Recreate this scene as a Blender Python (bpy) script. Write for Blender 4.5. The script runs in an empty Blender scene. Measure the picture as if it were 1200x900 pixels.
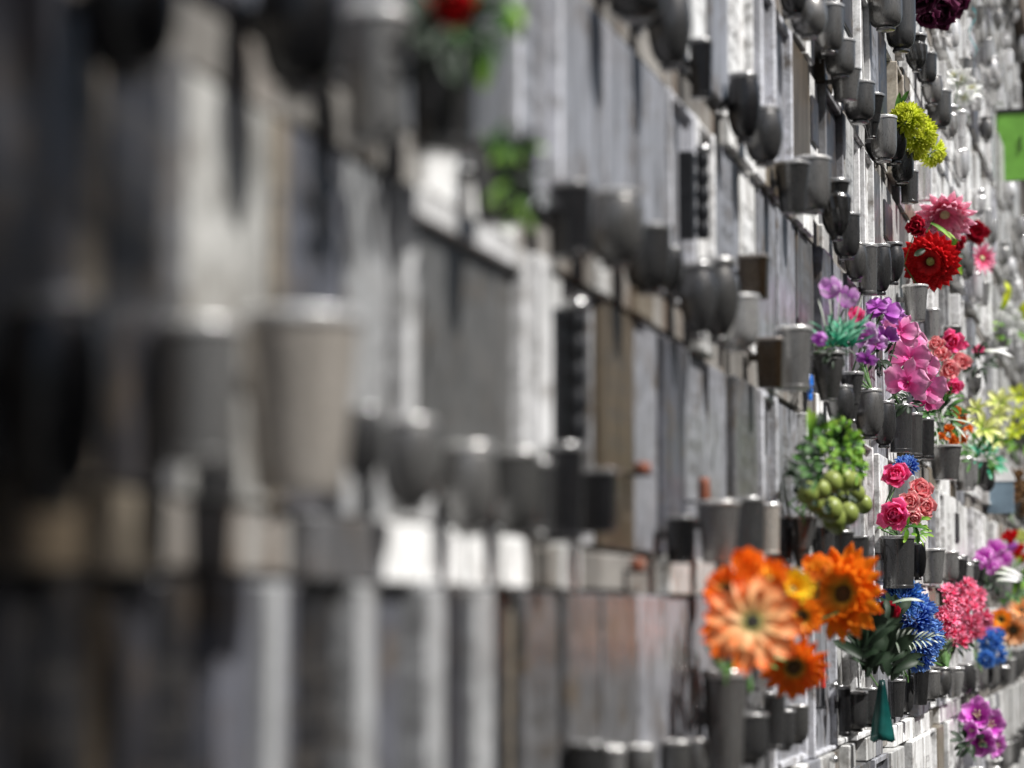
import bpy, math, random
from mathutils import Vector, Matrix
random.seed(11)
rnd = random.Random(5)
sc = bpy.context.scene
COL = sc.collection

# ------------------------------------------------------------------ camera
D, H, P = 0.65, 1.60, 0.35          # distance to the wall, eye height, row pitch
FPX = 2833.33                       # 85 mm on a 36 mm frame, 1200 px wide
PSI, PIT = math.radians(14.76), math.radians(5.44)
F = Vector((-math.sin(PSI) * math.cos(PIT), math.cos(PSI) * math.cos(PIT), math.sin(PIT)))
R_ = Vector((math.cos(PSI), math.sin(PSI), 0))
U_ = R_.cross(F)
CAM = Vector((D, 0, H))


def ray(px, py):
    return R_ * ((px - 600) / FPX) + U_ * ((450 - py) / FPX) + F


def at(px, py, off):                # photo point -> place on the plane x = off; second value: px per metre there
    d = ray(px, py)
    s = (off - D) / d.x
    return CAM + d * s, FPX / s


def proj(p):
    v = p - CAM
    z = v.dot(F)
    return 600 + FPX * v.dot(R_) / z, 450 - FPX * v.dot(U_) / z, z


cam = bpy.data.cameras.new('camera')
cam.lens, cam.sensor_width, cam.sensor_fit = 85, 36, 'HORIZONTAL'
cam.clip_start, cam.clip_end = 0.05, 2000
cam.dof.use_dof = True
cam.dof.focus_distance = 5.75
cam.dof.aperture_fstop = 2.9
co = bpy.data.objects.new('camera', cam)
COL.objects.link(co)
co.matrix_world = Matrix((R_, U_, -F)).transposed().to_4x4()
co.location = CAM
sc.camera = co

# ------------------------------------------------------------------ materials


def nodes(name):
    m = bpy.data.materials.new(name)
    m.use_nodes = True
    nt = m.node_tree
    return m, nt, nt.nodes, nt.links, nt.nodes['Principled BSDF']


def nd(ns, kind, **kw):
    n = ns.new(kind)
    for k, v in kw.items():
        setattr(n, k, v)
    return n


def math_node(ns, ls, op, a, b=None, c=None):
    n = ns.new('ShaderNodeMath')
    n.operation = op
    for i, v in enumerate((a, b, c)):
        if v is None:
            continue
        if isinstance(v, (int, float)):
            n.inputs[i].default_value = v
        else:
            ls.new(v, n.inputs[i])
    return n.outputs[0]


def rand_coords(ns, ls, scale):
    """object coordinates stretched by SCALE and moved by a random amount per object"""
    tc = ns.new('ShaderNodeTexCoord')
    oi = ns.new('ShaderNodeObjectInfo')
    mp = ns.new('ShaderNodeMapping')
    mp.inputs['Scale'].default_value = scale
    ls.new(tc.outputs['Object'], mp.inputs['Vector'])
    ad = nd(ns, 'ShaderNodeVectorMath', operation='ADD')
    mu = math_node(ns, ls, 'MULTIPLY', oi.outputs['Random'], 57.0)
    ls.new(mp.outputs[0], ad.inputs[0])
    ls.new(mu, ad.inputs[1])
    return ad.outputs[0], oi, tc


def noise(ns, ls, vec, scale, detail=5, rough=.6):
    n = ns.new('ShaderNodeTexNoise')
    n.inputs['Scale'].default_value = scale
    n.inputs['Detail'].default_value = detail
    n.inputs['Roughness'].default_value = rough
    if vec is not None:
        ls.new(vec, n.inputs['Vector'])
    return n.outputs['Fac']


def ramp(ns, ls, fac, stops):
    n = ns.new('ShaderNodeValToRGB')
    cr = n.color_ramp
    while len(cr.elements) < len(stops):
        cr.elements.new(.5)
    for e, (p, c) in zip(cr.elements, stops):
        e.position = p
        e.color = (*c, 1) if len(c) == 3 else c
    ls.new(fac, n.inputs[0])
    return n.outputs[0]


def mix(ns, ls, fac, a, b, mode='MIX'):
    n = ns.new('ShaderNodeMix')
    n.data_type = 'RGBA'
    n.blend_type = mode
    for s, v in ((n.inputs[0], fac), (n.inputs[6], a), (n.inputs[7], b)):
        if isinstance(v, (int, float)):
            s.default_value = v
        elif isinstance(v, tuple):
            s.default_value = (*v, 1)
        else:
            ls.new(v, s)
    return n.outputs[2]


def bump(ns, ls, bsdf, fac, strength, dist=.003):
    b = ns.new('ShaderNodeBump')
    b.inputs['Strength'].default_value = strength
    b.inputs['Distance'].default_value = dist
    ls.new(fac, b.inputs['Height'])
    ls.new(b.outputs[0], bsdf.inputs['Normal'])


def stone_material():
    m, nt, ns, ls, b = nodes('plaque_stone')
    v, oi, tc = rand_coords(ns, ls, (1, 14, 2.2))
    n1 = noise(ns, ls, v, 2.2, 6, .65)
    v2, _, _ = rand_coords(ns, ls, (1, 1, 1))
    n2 = noise(ns, ls, v2, 16, 6, .7)
    n3 = noise(ns, ls, v2, 130, 3, .6)
    v4, _, _ = rand_coords(ns, ls, (1, 3, 1.6))
    nv = ns.new('ShaderNodeTexNoise')
    nv.inputs['Scale'].default_value = 9
    nv.inputs['Detail'].default_value = 8
    nv.inputs['Roughness'].default_value = .68
    nv.inputs['Distortion'].default_value = 1.6
    ls.new(v4, nv.inputs['Vector'])
    pick = math_node(ns, ls, 'GREATER_THAN', math_node(ns, ls, 'FRACT', math_node(ns, ls, 'MULTIPLY', oi.outputs['Random'], 7.31)), .55)
    n1 = mix(ns, ls, pick, n1, nv.outputs['Fac'])
    c = mix(ns, ls, 1.0, oi.outputs['Color'], ramp(ns, ls, n1, [(.28, (.26, .25, .24)), (.5, (.9, .9, .9)), (.70, (1.45, 1.45, 1.47))]), 'MULTIPLY')
    c = mix(ns, ls, 1.0, c, ramp(ns, ls, n3, [(.3, (.8, .8, .8)), (.7, (1.15, 1.15, 1.15))]), 'MULTIPLY')
    c = mix(ns, ls, ramp(ns, ls, n2, [(.53, (0, 0, 0)), (.68, (.8, .8, .8))]), c, (.10, .075, .05))
    # worn engraved lines, only where the object's alpha asks for it
    sx = ns.new('ShaderNodeSeparateXYZ')
    ls.new(tc.outputs['Object'], sx.inputs[0])
    zz = math_node(ns, ls, 'DIVIDE', sx.outputs['Z'], .034)
    row = math_node(ns, ls, 'FLOOR', zz)
    fr = math_node(ns, ls, 'FRACT', zz)
    band = math_node(ns, ls, 'GREATER_THAN', fr, .48)
    cb = ns.new('ShaderNodeCombineXYZ')
    ls.new(math_node(ns, ls, 'MULTIPLY', sx.outputs['Y'], 130), cb.inputs[0])
    ls.new(math_node(ns, ls, 'MULTIPLY', row, 7.3), cb.inputs[1])
    ls.new(math_node(ns, ls, 'MULTIPLY', fr, 5.0), cb.inputs[2])
    g = math_node(ns, ls, 'GREATER_THAN', noise(ns, ls, cb.outputs[0], 1.0, 2, .5), .50)
    inside = math_node(ns, ls, 'LESS_THAN', math_node(ns, ls, 'ABSOLUTE', sx.outputs['Y']), .055)
    zin = math_node(ns, ls, 'LESS_THAN', math_node(ns, ls, 'ABSOLUTE', math_node(ns, ls, 'SUBTRACT', sx.outputs['Z'], .17)), .07)
    msk = math_node(ns, ls, 'MULTIPLY', math_node(ns, ls, 'MULTIPLY', band, g), math_node(ns, ls, 'MULTIPLY', inside, zin))
    msk = math_node(ns, ls, 'MULTIPLY', msk, oi.outputs['Alpha'])
    c = mix(ns, ls, math_node(ns, ls, 'MULTIPLY', msk, .7), c, (.06, .055, .05))
    ls.new(c, b.inputs['Base Color'])
    ls.new(ramp(ns, ls, n1, [(.2, (.42, .42, .42)), (.8, (.22, .22, .22))]), b.inputs['Roughness'])
    bump(ns, ls, b, n2, .25, .002)
    return m


def bronze_material():
    m, nt, ns, ls, b = nodes('weathered_bronze')
    v, oi, tc = rand_coords(ns, ls, (1.6, 1.6, 1.0))
    n1 = noise(ns, ls, v, 1.6, 6, .65)
    v2, _, _ = rand_coords(ns, ls, (1, 1, 1))
    n2 = noise(ns, ls, v2, 7, 6, .7)
    c = mix(ns, ls, 1.0, oi.outputs['Color'], ramp(ns, ls, n1, [(.3, (.78, .77, .75)), (.7, (1.15, 1.15, 1.15))]), 'MULTIPLY')
    c = mix(ns, ls, ramp(ns, ls, n2, [(.58, (0, 0, 0)), (.76, (.4, .4, .4))]), c, (.13, .10, .07))
    ls.new(c, b.inputs['Base Color'])
    b.inputs['Metallic'].default_value = .6
    ls.new(ramp(ns, ls, n2, [(.3, (.22, .22, .22)), (.7, (.38, .38, .38))]), b.inputs['Roughness'])
    bump(ns, ls, b, n2, .10, .008)
    b.inputs['Coat Weight'].default_value = .7
    b.inputs['Coat Roughness'].default_value = .12
    return m


def concrete_material(name, dark, light, stain):
    m, nt, ns, ls, b = nodes(name)
    tc = ns.new('ShaderNodeTexCoord')
    mp = ns.new('ShaderNodeMapping')
    mp.inputs['Scale'].default_value = (1, 3, .6)
    ls.new(tc.outputs['Object'], mp.inputs[0])
    n1 = noise(ns, ls, tc.outputs['Object'], 7, 7, .65)
    n2 = noise(ns, ls, mp.outputs[0], 9, 5, .6)
    n3 = noise(ns, ls, tc.outputs['Object'], 90, 4, .6)
    c = ramp(ns, ls, n1, [(.3, dark), (.7, light)])
    c = mix(ns, ls, ramp(ns, ls, n2, [(.5, (0, 0, 0)), (.66, (.8, .8, .8))]), c, stain)
    ls.new(c, b.inputs['Base Color'])
    b.inputs['Roughness'].default_value = .85
    bump(ns, ls, b, n3, .4, .003)
    return m


def petal_material(name, base, mid, tip, trans=.28, rough=.5):
    m, nt, ns, ls, b = nodes(name)
    at_ = nd(ns, 'ShaderNodeAttribute', attribute_name='u')
    c = ramp(ns, ls, at_.outputs['Fac'], [(0.02, base), (.45, mid), (.95, tip)])
    tc = ns.new('ShaderNodeTexCoord')
    n = noise(ns, ls, tc.outputs['Object'], 60, 3, .5)
    c = mix(ns, ls, 1.0, c, ramp(ns, ls, n, [(.3, (.78, .78, .78)), (.7, (1.15, 1.15, 1.15))]), 'MULTIPLY')
    ls.new(c, b.inputs['Base Color'])
    b.inputs['Roughness'].default_value = rough
    b.inputs['Specular IOR Level'].default_value = .25
    tr = ns.new('ShaderNodeBsdfTranslucent')
    ls.new(c, tr.inputs['Color'])
    mx = ns.new('ShaderNodeMixShader')
    mx.inputs[0].default_value = trans
    ls.new(b.outputs[0], mx.inputs[1])
    ls.new(tr.outputs[0], mx.inputs[2])
    ls.new(mx.outputs[0], ns['Material Output'].inputs['Surface'])
    return m


def plain_material(name, col, rough=.5, metal=0, var=.25, scale=30):
    m, nt, ns, ls, b = nodes(name)
    tc = ns.new('ShaderNodeTexCoord')
    n = noise(ns, ls, tc.outputs['Object'], scale, 4, .6)
    c = mix(ns, ls, 1.0, col, ramp(ns, ls, n, [(.3, (1 - var,) * 3), (.7, (1 + var,) * 3)]), 'MULTIPLY')
    ls.new(c, b.inputs['Base Color'])
    b.inputs['Roughness'].default_value = rough
    b.inputs['Metallic'].default_value = metal
    return m


STONE = stone_material()
BRONZE = bronze_material()
MORTAR = concrete_material('dark_mortar', (.022, .019, .016), (.06, .05, .042), (.035, .022, .012))
RAIL = concrete_material('stained_rail_concrete', (.07, .066, .06), (.27, .255, .235), (.085, .05, .024))
CORNICE = concrete_material('brown_cornice', (.05, .035, .025), (.11, .08, .055), (.03, .02, .015))
GREYWALL = concrete_material('grey_render', (.06, .058, .055), (.12, .117, .11), (.07, .06, .05))
PAVING = concrete_material('paving', (.07, .068, .065), (.13, .126, .12), (.05, .048, .045))

PM = {}


def pm(name, *a, **k):
    PM[name] = petal_material('petal_' + name, *a, **k)


pm('orange_cream', (.66, .68, .34), (.93, .54, .26), (.96, .20, .03), trans=.35)
pm('orange', (.68, .58, .09), (.96, .38, .025), (.96, .24, .012), trans=.4)
pm('orange_red', (.80, .55, .05), (.95, .20, .012), (.95, .21, .015), trans=.35)
pm('yellow', (.85, .35, .02), (.92, .60, .02), (.95, .72, .06))
pm('yellow_orange', (.9, .50, .03), (.92, .40, .03), (.92, .22, .03))
pm('lime_yellow', (.30, .46, .02), (.64, .72, .03), (.78, .82, .12))
pm('red', (.20, .01, .01), (.55, .008, .012), (.66, .015, .02))
pm('crimson', (.12, .005, .01), (.30, .005, .02), (.40, .01, .03))
pm('pink_stripe', (.80, .10, .22), (.86, .16, .32), (.92, .50, .62))
pm('pink', (.74, .08, .36), (.90, .24, .54), (.94, .50, .70), trans=.35)
pm('hot_pink', (.60, .02, .16), (.90, .05, .27), (.94, .22, .42), trans=.35)
pm('coral', (.78, .16, .17), (.88, .24, .29), (.92, .52, .50))
pm('carnation', (.45, .006, .06), (.86, .015, .14), (.95, .40, .56))
pm('violet', (.30, .04, .34), (.52, .12, .58), (.68, .32, .74))
pm('lilac', (.45, .08, .38), (.62, .24, .66), (.78, .55, .80))
pm('magenta', (.40, .03, .35), (.58, .06, .52), (.80, .38, .76))
pm('blue', (.01, .03, .24), (.02, .10, .56), (.30, .52, .90))
pm('sky_blue', (.01, .06, .35), (.02, .16, .60), (.20, .45, .85))
pm('maroon', (.012, .004, .008), (.03, .006, .016), (.10, .015, .05))
pm('white', (.70, .74, .62), (.85, .86, .84), (.88, .88, .88))
pm('pale_yellow', (.40, .56, .10), (.68, .73, .20), (.86, .86, .50))
pm('peach', (.80, .30, .06), (.88, .42, .16), (.90, .60, .38))
pm('brown', (.08, .04, .02), (.18, .09, .04), (.36, .22, .11), trans=.1)
pm('rust', (.35, .03, .01), (.65, .08, .015), (.80, .25, .03))
pm('leaf', (.02, .06, .012), (.04, .13, .02), (.09, .21, .04), trans=.2)
pm('leaf_bright', (.06, .17, .015), (.14, .32, .03), (.30, .46, .06), trans=.3)
pm('leaf_dark', (.006, .014, .006), (.010, .024, .010), (.03, .05, .028), trans=.06, rough=.5)
pm('leaf_grey', (.05, .07, .045), (.11, .14, .10), (.20, .23, .18), trans=.08)
pm('teal_leaf', (.01, .16, .09), (.04, .36, .20), (.30, .60, .42), trans=.2)
pm('silver_leaf', (.22, .30, .20), (.45, .52, .42), (.70, .74, .66), trans=.15)
pm('grape', (.10, .15, .03), (.20, .25, .06), (.30, .34, .10), trans=.1, rough=.35)
pm('teal_wrap', (.002, .025, .024), (.004, .05, .046), (.012, .09, .08), trans=.15, rough=.3)
pm('turquoise', (.02, .30, .34), (.04, .42, .46), (.15, .6, .62), trans=.2)
DARKCENTRE = plain_material('flower_centre_dark', (.035, .03, .022), .8, 0, .5, 300)
GREENCENTRE = plain_material('flower_centre_green', (.33, .33, .09), .7, 0, .4, 300)
BROWNCENTRE = plain_material('flower_centre_brown', (.10, .06, .02), .8, 0, .5, 300)
PALECENTRE = plain_material('flower_centre_pale', (.62, .58, .34), .7, 0, .4, 300)
STEM = plain_material('stem_green', (.06, .14, .03), .55, 0, .3, 90)
LIMEPLASTIC = plain_material('lime_plastic', (.17, .42, .06), .45, 0, .2, 14)
BLACKPLASTIC = plain_material('black_plastic', (.012, .012, .013), .4, 0, .3, 40)
BLUEPLASTIC = plain_material('blue_plastic', (.015, .16, .62), .3, 0, .15, 40)
TERRACOTTA = plain_material('terracotta', (.20, .06, .03), .6, 0, .3, 60)
BLACKIRON = plain_material('black_iron', (.02, .021, .024), .4, .4, .4, 80)
STEEL = plain_material('bright_steel', (.5, .5, .5), .25, .9, .15, 60)
BLUEGREY = plain_material('blue_grey_card', (.17, .24, .30), .4, 0, .15, 20)
WHITEPAINT = plain_material('white_card', (.78, .78, .78), .5, 0, .06, 20)
REDPAINT = plain_material('red_paint', (.45, .03, .02), .5, 0, .2, 60)

# ------------------------------------------------------------------ mesh building


class MB:
    def __init__(s):
        s.v, s.f, s.m, s.u = [], [], [], []

    def add(s, verts, faces, mat=0, us=None):
        n = len(s.v)
        s.v += [Vector(p) for p in verts]
        s.u += list(us) if us is not None else [.5] * len(verts)
        s.f += [tuple(i + n for i in f) for f in faces]
        s.m += [mat] * len(faces)

    def grid(s, pts, mat=0, us=None, closed=False):
        nr, nc = len(pts), len(pts[0])
        fs = []
        for i in range(nr - 1):
            for j in range(nc - (0 if closed else 1)):
                k = (j + 1) % nc
                fs.append((i * nc + j, i * nc + k, (i + 1) * nc + k, (i + 1) * nc + j))
        s.add([p for r in pts for p in r], fs, mat, [u for u in (us or [.5] * nr) for _ in range(nc)])

    def tube(s, path, r0, r1=None, n=8, mat=0):
        r1 = r0 if r1 is None else r1
        rows = []
        for i, p in enumerate(path):
            p = Vector(p)
            d = (Vector(path[min(i + 1, len(path) - 1)]) - Vector(path[max(i - 1, 0)])).normalized()
            a = d.orthogonal().normalized()
            b = d.cross(a)
            r = r0 + (r1 - r0) * i / max(1, len(path) - 1)
            rows.append([p + (a * math.cos(2 * math.pi * j / n) + b * math.sin(2 * math.pi * j / n)) * r for j in range(n)])
        s.grid(rows, mat, [i / max(1, len(path) - 1) for i in range(len(path))], True)
        for row in (rows[0], rows[-1]):
            s.add(row, [tuple(range(n))], mat, [.5] * n)

    def ball(s, c, r, mat=0, nu=8, nv=12, sz=1.0, axis=None):
        M = axis or Matrix.Identity(3)
        rows = []
        for i in range(nu + 1):
            a = math.pi * i / nu
            rows.append([Vector(c) + M @ Vector((r * math.sin(a) * math.cos(2 * math.pi * j / nv), r * math.sin(a) * math.sin(2 * math.pi * j / nv), -r * sz * math.cos(a))) for j in range(nv)])
        s.grid(rows, mat, [i / nu for i in range(nu + 1)], True)

    def lathe(s, prof, n=28, mat=0, shape=None):
        rows = []
        for r, z in prof:
            row = []
            for j in range(n):
                a = 2 * math.pi * j / n
                k = shape(a, z) if shape else 1
                row.append(Vector((r * k * math.cos(a), r * k * math.sin(a), z)))
            rows.append(row)
        s.grid(rows, mat, [z for r, z in prof], True)

    def box(s, lo, hi, b=0.0, mat=0):
        lo, hi = Vector(lo), Vector(hi)
        if b <= 0:
            vs = [(x, y, z) for x in (lo.x, hi.x) for y in (lo.y, hi.y) for z in (lo.z, hi.z)]
            s.add(vs, [(0, 1, 3, 2), (4, 6, 7, 5), (0, 4, 5, 1), (2, 3, 7, 6), (0, 2, 6, 4), (1, 5, 7, 3)], mat)
            return
        vs, ix = [], {}
        for c in range(8):
            sg = ((c >> 2) & 1, (c >> 1) & 1, c & 1)
            for ax in range(3):
                p = []
                for k in range(3):
                    e = hi[k] if sg[k] else lo[k]
                    if k != ax:
                        e += -b if sg[k] else b
                    p.append(e)
                ix[(c, ax)] = len(vs)
                vs.append(p)
        fs = []
        for ax in range(3):
            for sgn in (0, 1):
                o = [k for k in range(3) if k != ax]
                cs = []
                for p, q in ((0, 0), (1, 0), (1, 1), (0, 1)):
                    bits = [0, 0, 0]
                    bits[ax], bits[o[0]], bits[o[1]] = sgn, p, q
                    cs.append(ix[(bits[0] * 4 + bits[1] * 2 + bits[2], ax)])
                fs.append(tuple(cs))
        for c in range(8):
            fs.append((ix[(c, 0)], ix[(c, 1)], ix[(c, 2)]))
            for bit, ax in ((4, 0), (2, 1), (1, 2)):
                if not c & bit:
                    c2 = c | bit
                    o = [k for k in range(3) if k != ax]
                    fs.append((ix[(c, o[0])], ix[(c, o[1])], ix[(c2, o[1])], ix[(c2, o[0])]))
        s.add(vs, fs, mat)

    def mesh(s, name, mats, smooth=True, origin=None, flatten=False):
        me = bpy.data.meshes.new(name)
        o = Vector(origin) if origin is not None else Vector()
        me.from_pydata([tuple(p - o) for p in s.v], [], s.f)
        for m in mats:
            me.materials.append(m)
        me.polygons.foreach_set('material_index', s.m)
        a = me.attributes.new('u', 'FLOAT', 'POINT')
        a.data.foreach_set('value', s.u)
        if flatten:
            import bmesh
            bm = bmesh.new()
            bm.from_mesh(me)
            bmesh.ops.recalc_face_normals(bm, faces=bm.faces)
            bm.to_mesh(me)
            bm.free()
        me.polygons.foreach_set('use_smooth', [smooth] * len(me.polygons))
        me.update()
        return me


def link(name, me, parent=None, loc=None):
    o = bpy.data.objects.new(name, me)
    COL.objects.link(o)
    if parent:
        o.parent = parent
    if loc is not None:
        o.location = loc
    return o


def tag(o, label, cat, group=None):
    o['label'] = label
    o['category'] = cat
    if group:
        o['group'] = group
    return o


def copy_tree(o, parent=None):
    c = o.copy()
    COL.objects.link(c)
    c.parent = parent
    for ch in o.children:
        copy_tree(ch, c)
    return c


def paint(o, col):
    o.color = col
    for ch in o.children:
        paint(ch, col)


ORD = ['', 'first', 'second', 'third', 'fourth', 'fifth', 'sixth', 'seventh', 'eighth', 'ninth', 'tenth', 'eleventh', 'twelfth', 'thirteenth', 'fourteenth',
       'fifteenth', 'sixteenth', 'seventeenth', 'eighteenth', 'nineteenth']
TENS = {2: ('twenty', 'twentieth'), 3: ('thirty', 'thirtieth'), 4: ('forty', 'fortieth'), 5: ('fifty', 'fiftieth'), 6: ('sixty', 'sixtieth')}


def ordinal(n):
    if n < 20:
        return ORD[n]
    t, u = divmod(n, 10)
    return TENS[t][1] if u == 0 else TENS[t][0] + '-' + ORD[u]


ROWNAME = {-3: 'row under the magenta lily', -2: "the magenta lily's row", -1: "the orange daisies' row", 0: "the green fruit bunch's row",
           1: "the big pink orchid's row", 2: "the scarlet daisy's row", 3: "the yellow chrysanthemum's row", 4: 'row below the maroon flowers',
           5: "the maroon flowers' row"}


def rowname(k):
    if k in ROWNAME:
        return ROWNAME[k]
    return '%s row above maroon flowers' % ordinal(k - 5)


def zr(k):
    return H + (k + .5) * P


# ------------------------------------------------------------------ ground, wall, rails, cornice
Y0, Y1 = 0.62, 18.0
g = MB()
g.add([(-400, -400, 0), (400, -400, 0), (400, 400, 0), (-400, 400, 0)], [(0, 1, 2, 3)])
go = link('ground', g.mesh('ground', [PAVING]))
go['kind'] = 'structure'

wall = bpy.data.objects.new('niche_wall', None)
COL.objects.link(wall)
wall.location = (0, Y0, 0)
tag(wall, 'long grey memorial niche wall running away to the right edge, covered in plaques and vases', 'wall')
ZTOP = H + 8.45 * P
w = MB()
w.box((-.6, Y0, 0), (0, Y1, ZTOP))
link('masonry', w.mesh('masonry', [MORTAR], False, wall.location, True), wall)
for k in range(-4, 9):
    zc = zr(k)
    r = MB()
    y = Y0
    while y < Y1:                          # concrete ledge cast in lengths, each a little out of line
        ln = rnd.uniform(.33, .62)
        d = rnd.uniform(.004, .03)
        r.box((-.02, y, zc - .425 * P + rnd.uniform(-.004, .004)), (d, min(y + ln - .004, Y1), zc - .285 * P + rnd.uniform(-.004, .004)), .003)
        y += ln
    link('ledge', r.mesh('ledge', [RAIL], False, wall.location, True), wall)
c = MB()
c.box((-.65, Y0, ZTOP), (.10, Y1, ZTOP + .34), .012)
link('cornice', c.mesh('cornice', [CORNICE], False, wall.location, True), wall)

# ------------------------------------------------------------------ plaques
PANEL = (.10, .099, .097)
POST = (.33, .335, .34)
DULL = (.40, .395, .375)
LIGHT = (.255, .26, .283)
WHITE = (.82, .82, .81)
PALE = (.48, .48, .47)
MID = (.12, .12, .124)
BLUISH = (.10, .103, .12)
DARK = (.038, .038, .044)
BLACK = (.018, .018, .02)
BROWN = (.085, .066, .045)
TAN = (.21, .18, .14)
CNAME = {PANEL: 'dull charcoal', POST: 'pale grey narrow', DULL: 'dull whitish', LIGHT: 'light grey', WHITE: 'white', PALE: 'pale grey', MID: 'mid grey', BLUISH: 'blue grey', DARK: 'dark grey', BLACK: 'black', BROWN: 'rust brown', TAN: 'tan'}
plaques = []                                     # (row, y centre, object, words)


def yat(px):
    return at(px, 720, .02)[0].y


def plaque(k, y0, y1, tone, kind='plain', depth=None, z0=None, z1=None, letters=None):
    za = zr(k) - .272 * P if z0 is None else z0
    zb = zr(k) + .568 * P if z1 is None else z1
    d = depth if depth is not None else rnd.uniform(.016, .034)
    yc = (y0 + y1) / 2
    root = bpy.data.objects.new('niche_plaque', None)
    root.location = (0, yc, za)
    COL.objects.link(root)
    hw, h = (y1 - y0) / 2, zb - za
    m = MB()
    if kind == 'framed':
        e = .024 if tone == PANEL else rnd.uniform(.007, .014)
        m.box((-.01, -hw + e, e), (d - .010, hw - e, h - e), .001)
        f = MB()
        f.box((-.01, -hw, 0), (d + .004, -hw + e, h), .002)
        f.box((-.01, hw - e, 0), (d + .004, hw, h), .002)
        f.box((-.01, -hw + e, 0), (d + .002, hw - e, e), .002)
        f.box((-.01, -hw + e, h - e), (d + .002, hw - e, h), .002)
        fo = link('frame', f.mesh('frame', [STONE], False, None, True), root)
        fo.color = (*[(.6 if tone == PANEL else min(.75, c_ * 1.8 + .16)) for c_ in tone], 0)
    else:
        m.box((-.01, -hw, 0), (d, hw, h), .0025)
    so = link('slab', m.mesh('slab', [STONE], False, None, True), root)
    let = letters if letters is not None else (1 if rnd.random() < .45 else 0)
    so.color = (*tone, let)
    if kind == 'plate':                           # a small cast name plate screwed on
        q = MB()
        q.box((d, -hw * .62, h * .52), (d + .006, hw * .62, h * .84), .002)
        qo = link('name_plate', q.mesh('name_plate', [STONE], False, None, True), root)
        qo.color = (*(DARK if tone[0] > .2 else PALE), 0)
    words = CNAME[tone] + {'plain': ' stone plaque', 'framed': ' plaque with raised frame', 'plate': ' plaque with name plate'}[kind]
    plaques.append((k, yc, root, words))
    return root


near = {
    0: [(-70, 22, DARK), (22, 64, BLUISH), (66, 92, TAN), (95, 162, DARK), (165, 200, MID), (214, 312, DULL), (316, 330, TAN), (333, 400, BLUISH), (404, 452, POST),
        (456, 604, PANEL, 'framed'), (607, 621, WHITE), (624, 660, PALE), (664, 696, MID), (699, 740, BROWN, 'plain'), (743, 770, LIGHT), (773, 800, BLUISH), (803, 832, LIGHT),
        (834, 856, LIGHT), (858, 884, MID), (887, 905, LIGHT), (908, 936, LIGHT, 'plain')],
    -1: [(-70, 14, DARK), (22, 44, BLACK), (50, 90, BLACK), (98, 128, BROWN), (136, 184, DARK), (192, 234, BLACK), (242, 283, BLUISH), (288, 306, POST), (312, 344, BLUISH), (348, 390, BLACK), (394, 415, POST), (418, 468, BLUISH),
         (471, 493, POST), (496, 530, DARK), (533, 556, POST), (559, 592, BLACK), (595, 606, TAN), (609, 648, MID), (652, 690, MID), (694, 735, MID), (738, 765, LIGHT),
         (768, 800, LIGHT), (803, 826, LIGHT), (829, 868, DARK), (871, 903, MID), (906, 944, LIGHT), (947, 974, LIGHT)],
    1: [(-70, 60, BLUISH), (64, 150, DARK), (155, 260, DARK), (265, 345, BLUISH), (349, 400, BLUISH), (404, 460, MID), (464, 530, MID), (534, 600, MID), (603, 655, LIGHT), (658, 708, LIGHT),
        (711, 745, LIGHT), (748, 782, LIGHT), (785, 815, LIGHT), (818, 838, WHITE), (841, 868, LIGHT), (871, 888, WHITE), (891, 912, LIGHT), (915, 935, LIGHT), (938, 957, MID)],
    2: [(560, 640, MID), (644, 705, MID), (709, 758, LIGHT), (761, 798, LIGHT), (801, 826, WHITE), (829, 850, LIGHT), (853, 884, WHITE), (887, 904, LIGHT), (907, 928, LIGHT), (932, 952, BROWN), (955, 966, WHITE)],
    3: [(800, 840, LIGHT), (843, 870, WHITE), (873, 893, LIGHT), (896, 915, LIGHT), (918, 935, MID), (938, 955, LIGHT)],
    -2: [(560, 640, DARK), (644, 700, MID), (704, 752, MID), (755, 800, MID), (803, 845, DARK), (848, 880, MID), (883, 910, MID), (913, 940, LIGHT), (943, 966, MID)],
}
lasty = {}
for k, rows in near.items():
    for e in rows:
        kind = e[3] if len(e) > 3 else ('framed' if rnd.random() < .38 and e[0] > 600 else 'plate' if rnd.random() < .12 and k not in (1, -1) else 'plain')
        narrow = e[2] in (WHITE, PALE, POST) and e[1] - e[0] < 26 and e[0] < 640
        plaque(k, yat(e[0]), yat(e[1]), e[2], kind, rnd.uniform(.036, .044) if narrow else (.022 if k == 1 else None), letters=0 if narrow else None)
    lasty[k] = yat(rows[-1][1]) + .004

far_tones = [LIGHT] * 6 + [WHITE] * 6 + [PALE] * 5 + [MID] * 3 + [BLUISH] * 2 + [DARK] + [TAN]
cands = []
for k in range(-3, 9):
    y = lasty.get(k, yat(940) + rnd.uniform(0, .2))
    while y < 12.9:
        wd = .2 + rnd.choice((0, 0, 0, 0, .1)) + rnd.uniform(-.006, .006)
        yc = y + wd / 2
        p0 = proj(Vector((.02, yc, zr(k) - .27 * P)))
        p1 = proj(Vector((.02, yc, zr(k) + .57 * P)))
        if p1[1] < 905 and p0[1] > -5 and p0[0] < 1204:
            cands.append((p0[2], k, y, y + wd - rnd.choice((.006, .010, .016, .024))))
        y += wd
cands.sort()
room = 298 - len(plaques)
for i, (zc, k, ya, yb) in enumerate(cands[:room]):
    plaque(k, ya, yb, rnd.choice(far_tones if ya < 6.5 else far_tones + [WHITE] * 40), rnd.choices(('plain', 'framed', 'plate'), (.5, .42, .08))[0], rnd.uniform(.014, .05))  # far slabs mostly white: the far end's glare is put into their colour
rest = MB()
for zc, k, ya, yb in cands[room:]:
    d = rnd.uniform(.014, .05)
    rest.box((-.01, ya, zr(k) - .272 * P), (d, yb, zr(k) + .568 * P), .0025)
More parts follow.
